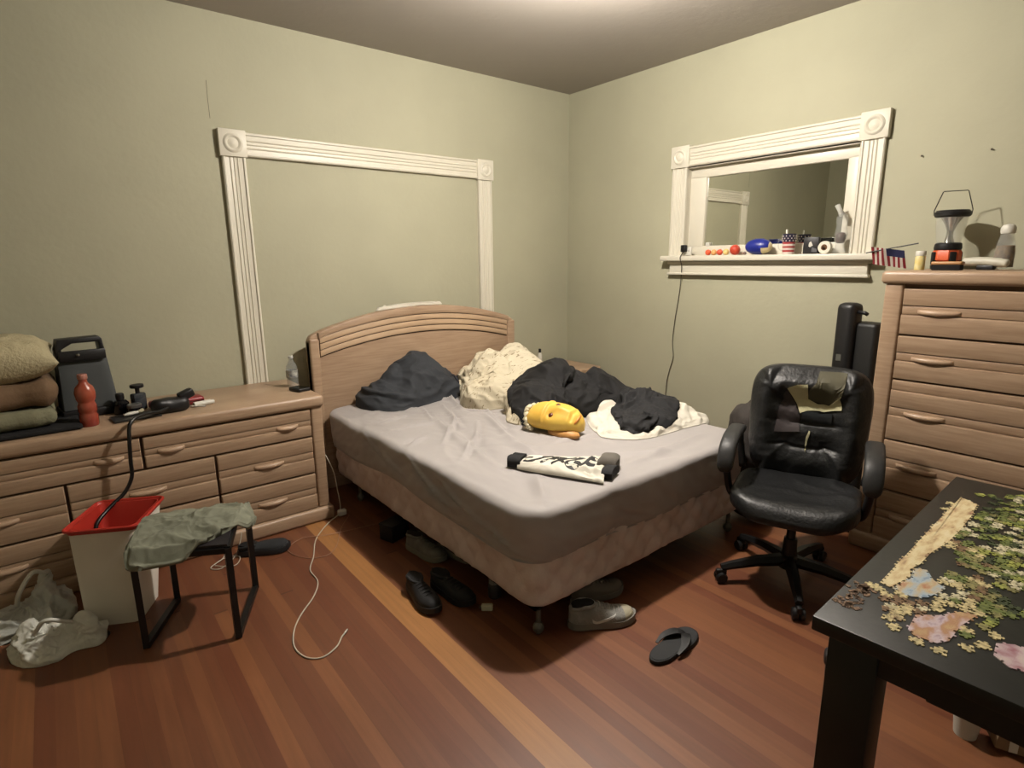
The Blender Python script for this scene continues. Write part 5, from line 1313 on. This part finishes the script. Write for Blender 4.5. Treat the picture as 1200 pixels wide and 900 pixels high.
def inpoly(x, y, P):
    r = False; j = len(P)-1
    for i in range(len(P)):
        if (P[i][1] > y) != (P[j][1] > y) and x < (P[j][0]-P[i][0])*(y-P[i][1])/(P[j][1]-P[i][1])+P[i][0]: r = not r
        j = i
    return r
SECT = {
 'border': [(-1.519,-3.352),(-1.545,-3.40),(-1.66,-3.412),(-1.797,-3.418),(-1.90,-3.418),(-2.0,-3.408),(-2.087,-3.410),(-2.133,-3.402),(-2.17,-3.415),(-2.257,-3.400),(-2.252,-3.378),(-2.05,-3.371),(-1.8,-3.361)],
 'picture': [(-2.12,-3.406),(-2.105,-3.43),(-2.146,-3.455),(-2.167,-3.484),(-2.238,-3.470),(-2.262,-3.445),(-2.258,-3.405),(-2.18,-3.418)],
 'pink': [(-2.400,-3.481),(-2.332,-3.474),(-2.297,-3.506),(-2.248,-3.531),(-2.235,-3.557),(-2.308,-3.546),(-2.380,-3.546),(-2.407,-3.533),(-2.413,-3.495)]}
HOLES = [[(-2.034,-3.405),(-1.995,-3.443),(-2.037,-3.467),(-2.125,-3.440),(-2.10,-3.415)]]
SCAT = [(-2.30,-3.40),(-2.10,-3.41),(-1.957,-3.415),(-1.56,-3.395),(-1.50,-3.38),(-1.44,-3.385),(-1.35,-3.48),(-1.35,-3.72),(-2.10,-3.68),(-2.20,-3.60),(-2.261,-3.585),(-2.33,-3.56),(-2.40,-3.50),(-2.37,-3.43)]
def jag(poly, s=.0175):
    """puzzle-toothed outline"""
    P = []
    n = len(poly)
    for i in range(n):
        a, c = Vector(poly[i]), Vector(poly[(i+1) % n]); L_ = (c-a).length; d = (c-a)/L_; nn = Vector((d.y, -d.x)); m = max(1, int(L_/s)); stp = L_/m
        for k in range(m):
            p0 = a+d*stp*k; mid = p0+d*stp/2; sg = random.choice((-1, 1))
            P.append(p0)
            for (t, o_) in ((-.12, 0), (-.18, .2), (0, .30), (.18, .2), (.12, 0)): P.append(mid+d*t*s+nn*sg*o_*s)
    return [(p.x, p.y) for p in P]
def ramp_mat(name, cols, scale, rot=0, noise_=True, stretch=(1,1,1), dist=0):
    m = bpy.data.materials.new(name); m.use_nodes = True; N = m.node_tree.nodes; L = m.node_tree.links; b_ = N['Principled BSDF']; b_.inputs['Roughness'].default_value = .5
    tc = N.new('ShaderNodeTexCoord'); mp = N.new('ShaderNodeMapping'); mp.inputs['Scale'].default_value = stretch; mp.inputs['Rotation'].default_value = (0, 0, rot); L.new(tc.outputs['Object'], mp.inputs[0])
    n = N.new('ShaderNodeTexNoise'); n.inputs['Scale'].default_value = scale; n.inputs['Detail'].default_value = 3; n.inputs['Distortion'].default_value = dist; L.new(mp.outputs[0], n.inputs['Vector'])
    r = N.new('ShaderNodeValToRGB'); e = r.color_ramp.elements; e[0].position = .3; e[0].color = (*lin(cols[0]), 1); e[1].position = .7; e[1].color = (*lin(cols[-1]), 1)
    for i, c in enumerate(cols[1:-1]): k = e.new(.3+.4*(i+1)/(len(cols)-1)); k.color = (*lin(c), 1)
    L.new(n.outputs['Fac'], r.inputs[0]); L.new(r.outputs[0], b_.inputs['Base Color'])
    br_ = N.new('ShaderNodeTexBrick'); br_.inputs['Scale'].default_value = 1; br_.inputs['Brick Width'].default_value = .0175; br_.inputs['Row Height'].default_value = .0175; br_.inputs['Mortar Size'].default_value = .0006; br_.offset = 0
    L.new(tc.outputs['Object'], br_.inputs['Vector']); bu = N.new('ShaderNodeBump'); bu.inputs['Strength'].default_value = .4; bu.inputs['Distance'].default_value = .001; bu.invert = True
    L.new(br_.outputs['Fac'], bu.inputs['Height']); L.new(bu.outputs[0], b_.inputs['Normal']); return m
smats = {'border': ramp_mat('puzzle_sand', [(150,112,88), (214,188,142), (232,216,170), (236,222,184)], 16, stretch=(1,3,1)),
         'picture': ramp_mat('puzzle_parasol', [(92,120,150), (176,194,206), (204,186,150), (186,112,74)], 14, .5, stretch=(1,2.5,1)),
         'pink': ramp_mat('puzzle_pink', [(122,76,96), (214,196,204), (186,140,104), (206,176,130)], 16, stretch=(1,2,1))}
slab_ = {'border': 'assembled sandy edge section of the jigsaw along the table side', 'picture': 'assembled jigsaw section with a striped blue parasol and orange patch', 'pink': 'assembled jigsaw section with a pink and white dress near the table corner'}
for k_, P_ in SECT.items():
    b = nb(); prism(b, jag(P_), ZP, ZP+.0020); o = link('puzzle_section', b, smats[k_]); c_ = (sum(p[0] for p in P_)/len(P_), sum(p[1] for p in P_)/len(P_), ZP); recenter(o, c_); tag(o, slab_[k_], 'jigsaw puzzle section', 'assembled jigsaw sections')
b = nb(); P_ = [(-2.365,-3.612),(-2.318,-3.606),(-2.295,-3.63),(-2.30,-3.68),(-2.37,-3.69),(-2.385,-3.64)]; prism(b, jag(P_), ZP, ZP+.002); o = link('puzzle_section', b, ramp_mat('puzzle_rose', [(150,60,84), (206,182,186), (220,206,196)], 22)); recenter(o, (-2.34,-3.64,ZP)); tag(o, 'small assembled rose and white jigsaw section nearest the camera', 'jigsaw puzzle section', 'assembled jigsaw sections')
PLAB = {'cream': 'loose cream jigsaw piece among many scattered on the black table', 'pale': 'loose pale jigsaw piece among many scattered on the black table', 'green': 'loose green jigsaw piece among many scattered on the black table', 'lime': 'loose lime green jigsaw piece among many on the black table', 'dark_green': 'loose dark green jigsaw piece among many on the black table', 'brown': 'loose brown jigsaw piece among many on the black table', 'olive': 'loose olive jigsaw piece among many on the black table'}
cand = []
cells = []
stp = .0215
ny_ = 24; nx_ = 58
for i in range(nx_):
    for j in range(ny_):
        x = -2.44+i*stp+random.uniform(-.003, .003); y = -3.365-j*stp+random.uniform(-.003, .003)
        if not inpoly(x, y, SCAT): continue
        if any(inpoly(x+dx, y+dy, P) for P in list(SECT.values())+HOLES for dx in (-.009, .009, 0) for dy in (-.009, .009, 0)): continue
        dens = .93 if x < -1.9 else .8
        if nz(x*7, y*7, 3) < -.30: dens *= .35
        if x > -1.60 and y > -3.45: dens *= .35
        if random.random() > dens: continue
        cells.append((x, y))
extra = [(-2.413,-3.462),(-2.39,-3.44),(-2.37,-3.452),(-2.34,-3.44),(-2.275,-3.372),(-2.285,-3.39),(-1.60,-3.345),(-1.66,-3.352),(-2.43,-3.505),(-2.43,-3.545),(-2.375,-3.575),(-2.345,-3.59),(-2.29,-3.598)]
allp = [(x, y, True) for x, y in extra]+[(x, y, False) for x, y in cells]
campos = Vector((-3.676, -3.789)); allp.sort(key=lambda p: (0 if p[2] else 1, (Vector((p[0], p[1]))-campos).length))
small = nb(); cnt = 0
def pcol(x, y):
    g = (x+2.30)*1.1+(-3.42-y)*2.6+.25*nz(x*9, y*9, 5)
    r = random.random()
    if g < .30: return 'cream' if r < .55 else 'pale' if r < .8 else 'brown'
    if g < .55: return 'olive' if r < .3 else 'cream' if r < .5 else 'brown' if r < .65 else 'green'
    return 'green' if r < .32 else 'lime' if r < .56 else 'dark_green' if r < .70 else 'pale' if r < .86 else 'olive'
stuffm = list(PCOL)
for x, y, ex in allp:
    ck = 'cream' if ex else pcol(x, y); ki = random.randrange(5); a = random.choice((0, PI/2, PI, 3*PI/2))+random.gauss(0, .25); s = random.uniform(.94, 1.04)
    if x > -1.36 or y < -3.75: continue
    if cnt < 300:
        o = bpy.data.objects.new('puzzle_piece', pm[(ck, ki)]); COL.objects.link(o); o.location = (x, y, ZP); o.rotation_euler = (0, 0, a); o.scale = (s, s, 1)
        o['label'] = PLAB[ck]; o['category'] = 'jigsaw puzzle piece'; o['group'] = 'loose '+ck.replace('_', ' ')+' jigsaw pieces'; cnt += 1
    else:
        t = nb(); prism(t, piece_outline(KINDS[ki]), 0, .0019); join(small, t, Matrix.Translation((x+2, y+3.5, 0)) @ Matrix.Rotation(a, 4, 'Z'), 0)
        small.faces.ensure_lookup_table()
        for f in small.faces[-(len(piece_outline(KINDS[ki]))+2):]: f.material_index = stuffm.index(ck)
o = link('puzzle_pieces', small, [MATS['piece_'+c] for c in stuffm], None, (-2, -3.5, ZP)); tag(o, 'remaining loose jigsaw pieces at the far right part of the table', 'jigsaw puzzle pieces', kind='stuff')
# dark crumbs at the corner
cr = nb()
for i in range(60):
    x = random.uniform(-2.42, -2.28); y = -3.365+random.gauss(0, .011)
    t = nb(); prism(t, piece_outline(random.choice(KINDS), .009), 0, .0015); join(cr, t, Matrix.Translation((x+2.35, y+3.365, 0)) @ Matrix.Rotation(random.uniform(0, 6), 4, 'Z'))
o = link('puzzle_scraps', cr, M('scrap_tan', (150,120,92), .7, rgb2=(90,68,54), vscale=60), None, (-2.35, -3.365, ZP)); tag(o, 'tiny tan cardboard scraps at the near corner of the black table', 'scraps', kind='stuff')

# things under the table
bk_ = thing('caster_wheel', 'black caster base standing beyond the table leg', 'caster', (-1.66, -3.09, 0), .4)
b = nb(); lathe(b, [(0, -.014), (.03, -.014), (.034, -.008), (.034, .008), (.03, .014), (0, .014)], (0, 0, .034), 20, mtx=Matrix.Rotation(PI/2, 4, 'X')); link('wheel', b, black_pl, bk_, smooth='auto')
b = nb(); box(b, (0, 0, .085), (.06, .045, .05), .014, 3); link('fork', b, M('dark_grey_plastic2', (50,48,48), .5), bk_, smooth='auto')
pa = thing('paper_bag', 'folded brown paper bag with a white stripe on the floor under the table', 'paper bag', (-1.50, -3.56, 0), .5)
b = nb(); box(b, (0, 0, .05), (.16, .10, .098), .006, 2, rot=Matrix.Rotation(.10, 4, 'X')); link('bag_body', b, M('kraft_paper', (150,122,92), .8, bump=.3, bscale=30), pa, (0, 0, .004), smooth='auto')
b = nb(); box(b, (-.082, 0.01, .055), (.003, .022, .09), .0005); link('white_stripe', b, white_m, pa, (0, 0, .002))
wpp = thing('white_paper', 'crumpled white paper cup beside the brown paper bag under the table', 'paper cup', (-1.585, -3.475, 0))
b = nb(); lathe(b, [(0, 0), (.03, 0), (.040, .09), (.042, .092), (.040, .094), (.037, .09), (.028, .006), (0, .006)], seg=24); link('cup_body', b, M('paper_white', (206,202,190), .8), wpp, smooth='auto')
b = nb(); lathe(b, [(.0395, .088), (.044, .089), (.044, .095), (.0395, .096), (.0395, .088)], seg=24); link('cup_rim', b, white_m, wpp, smooth='auto')
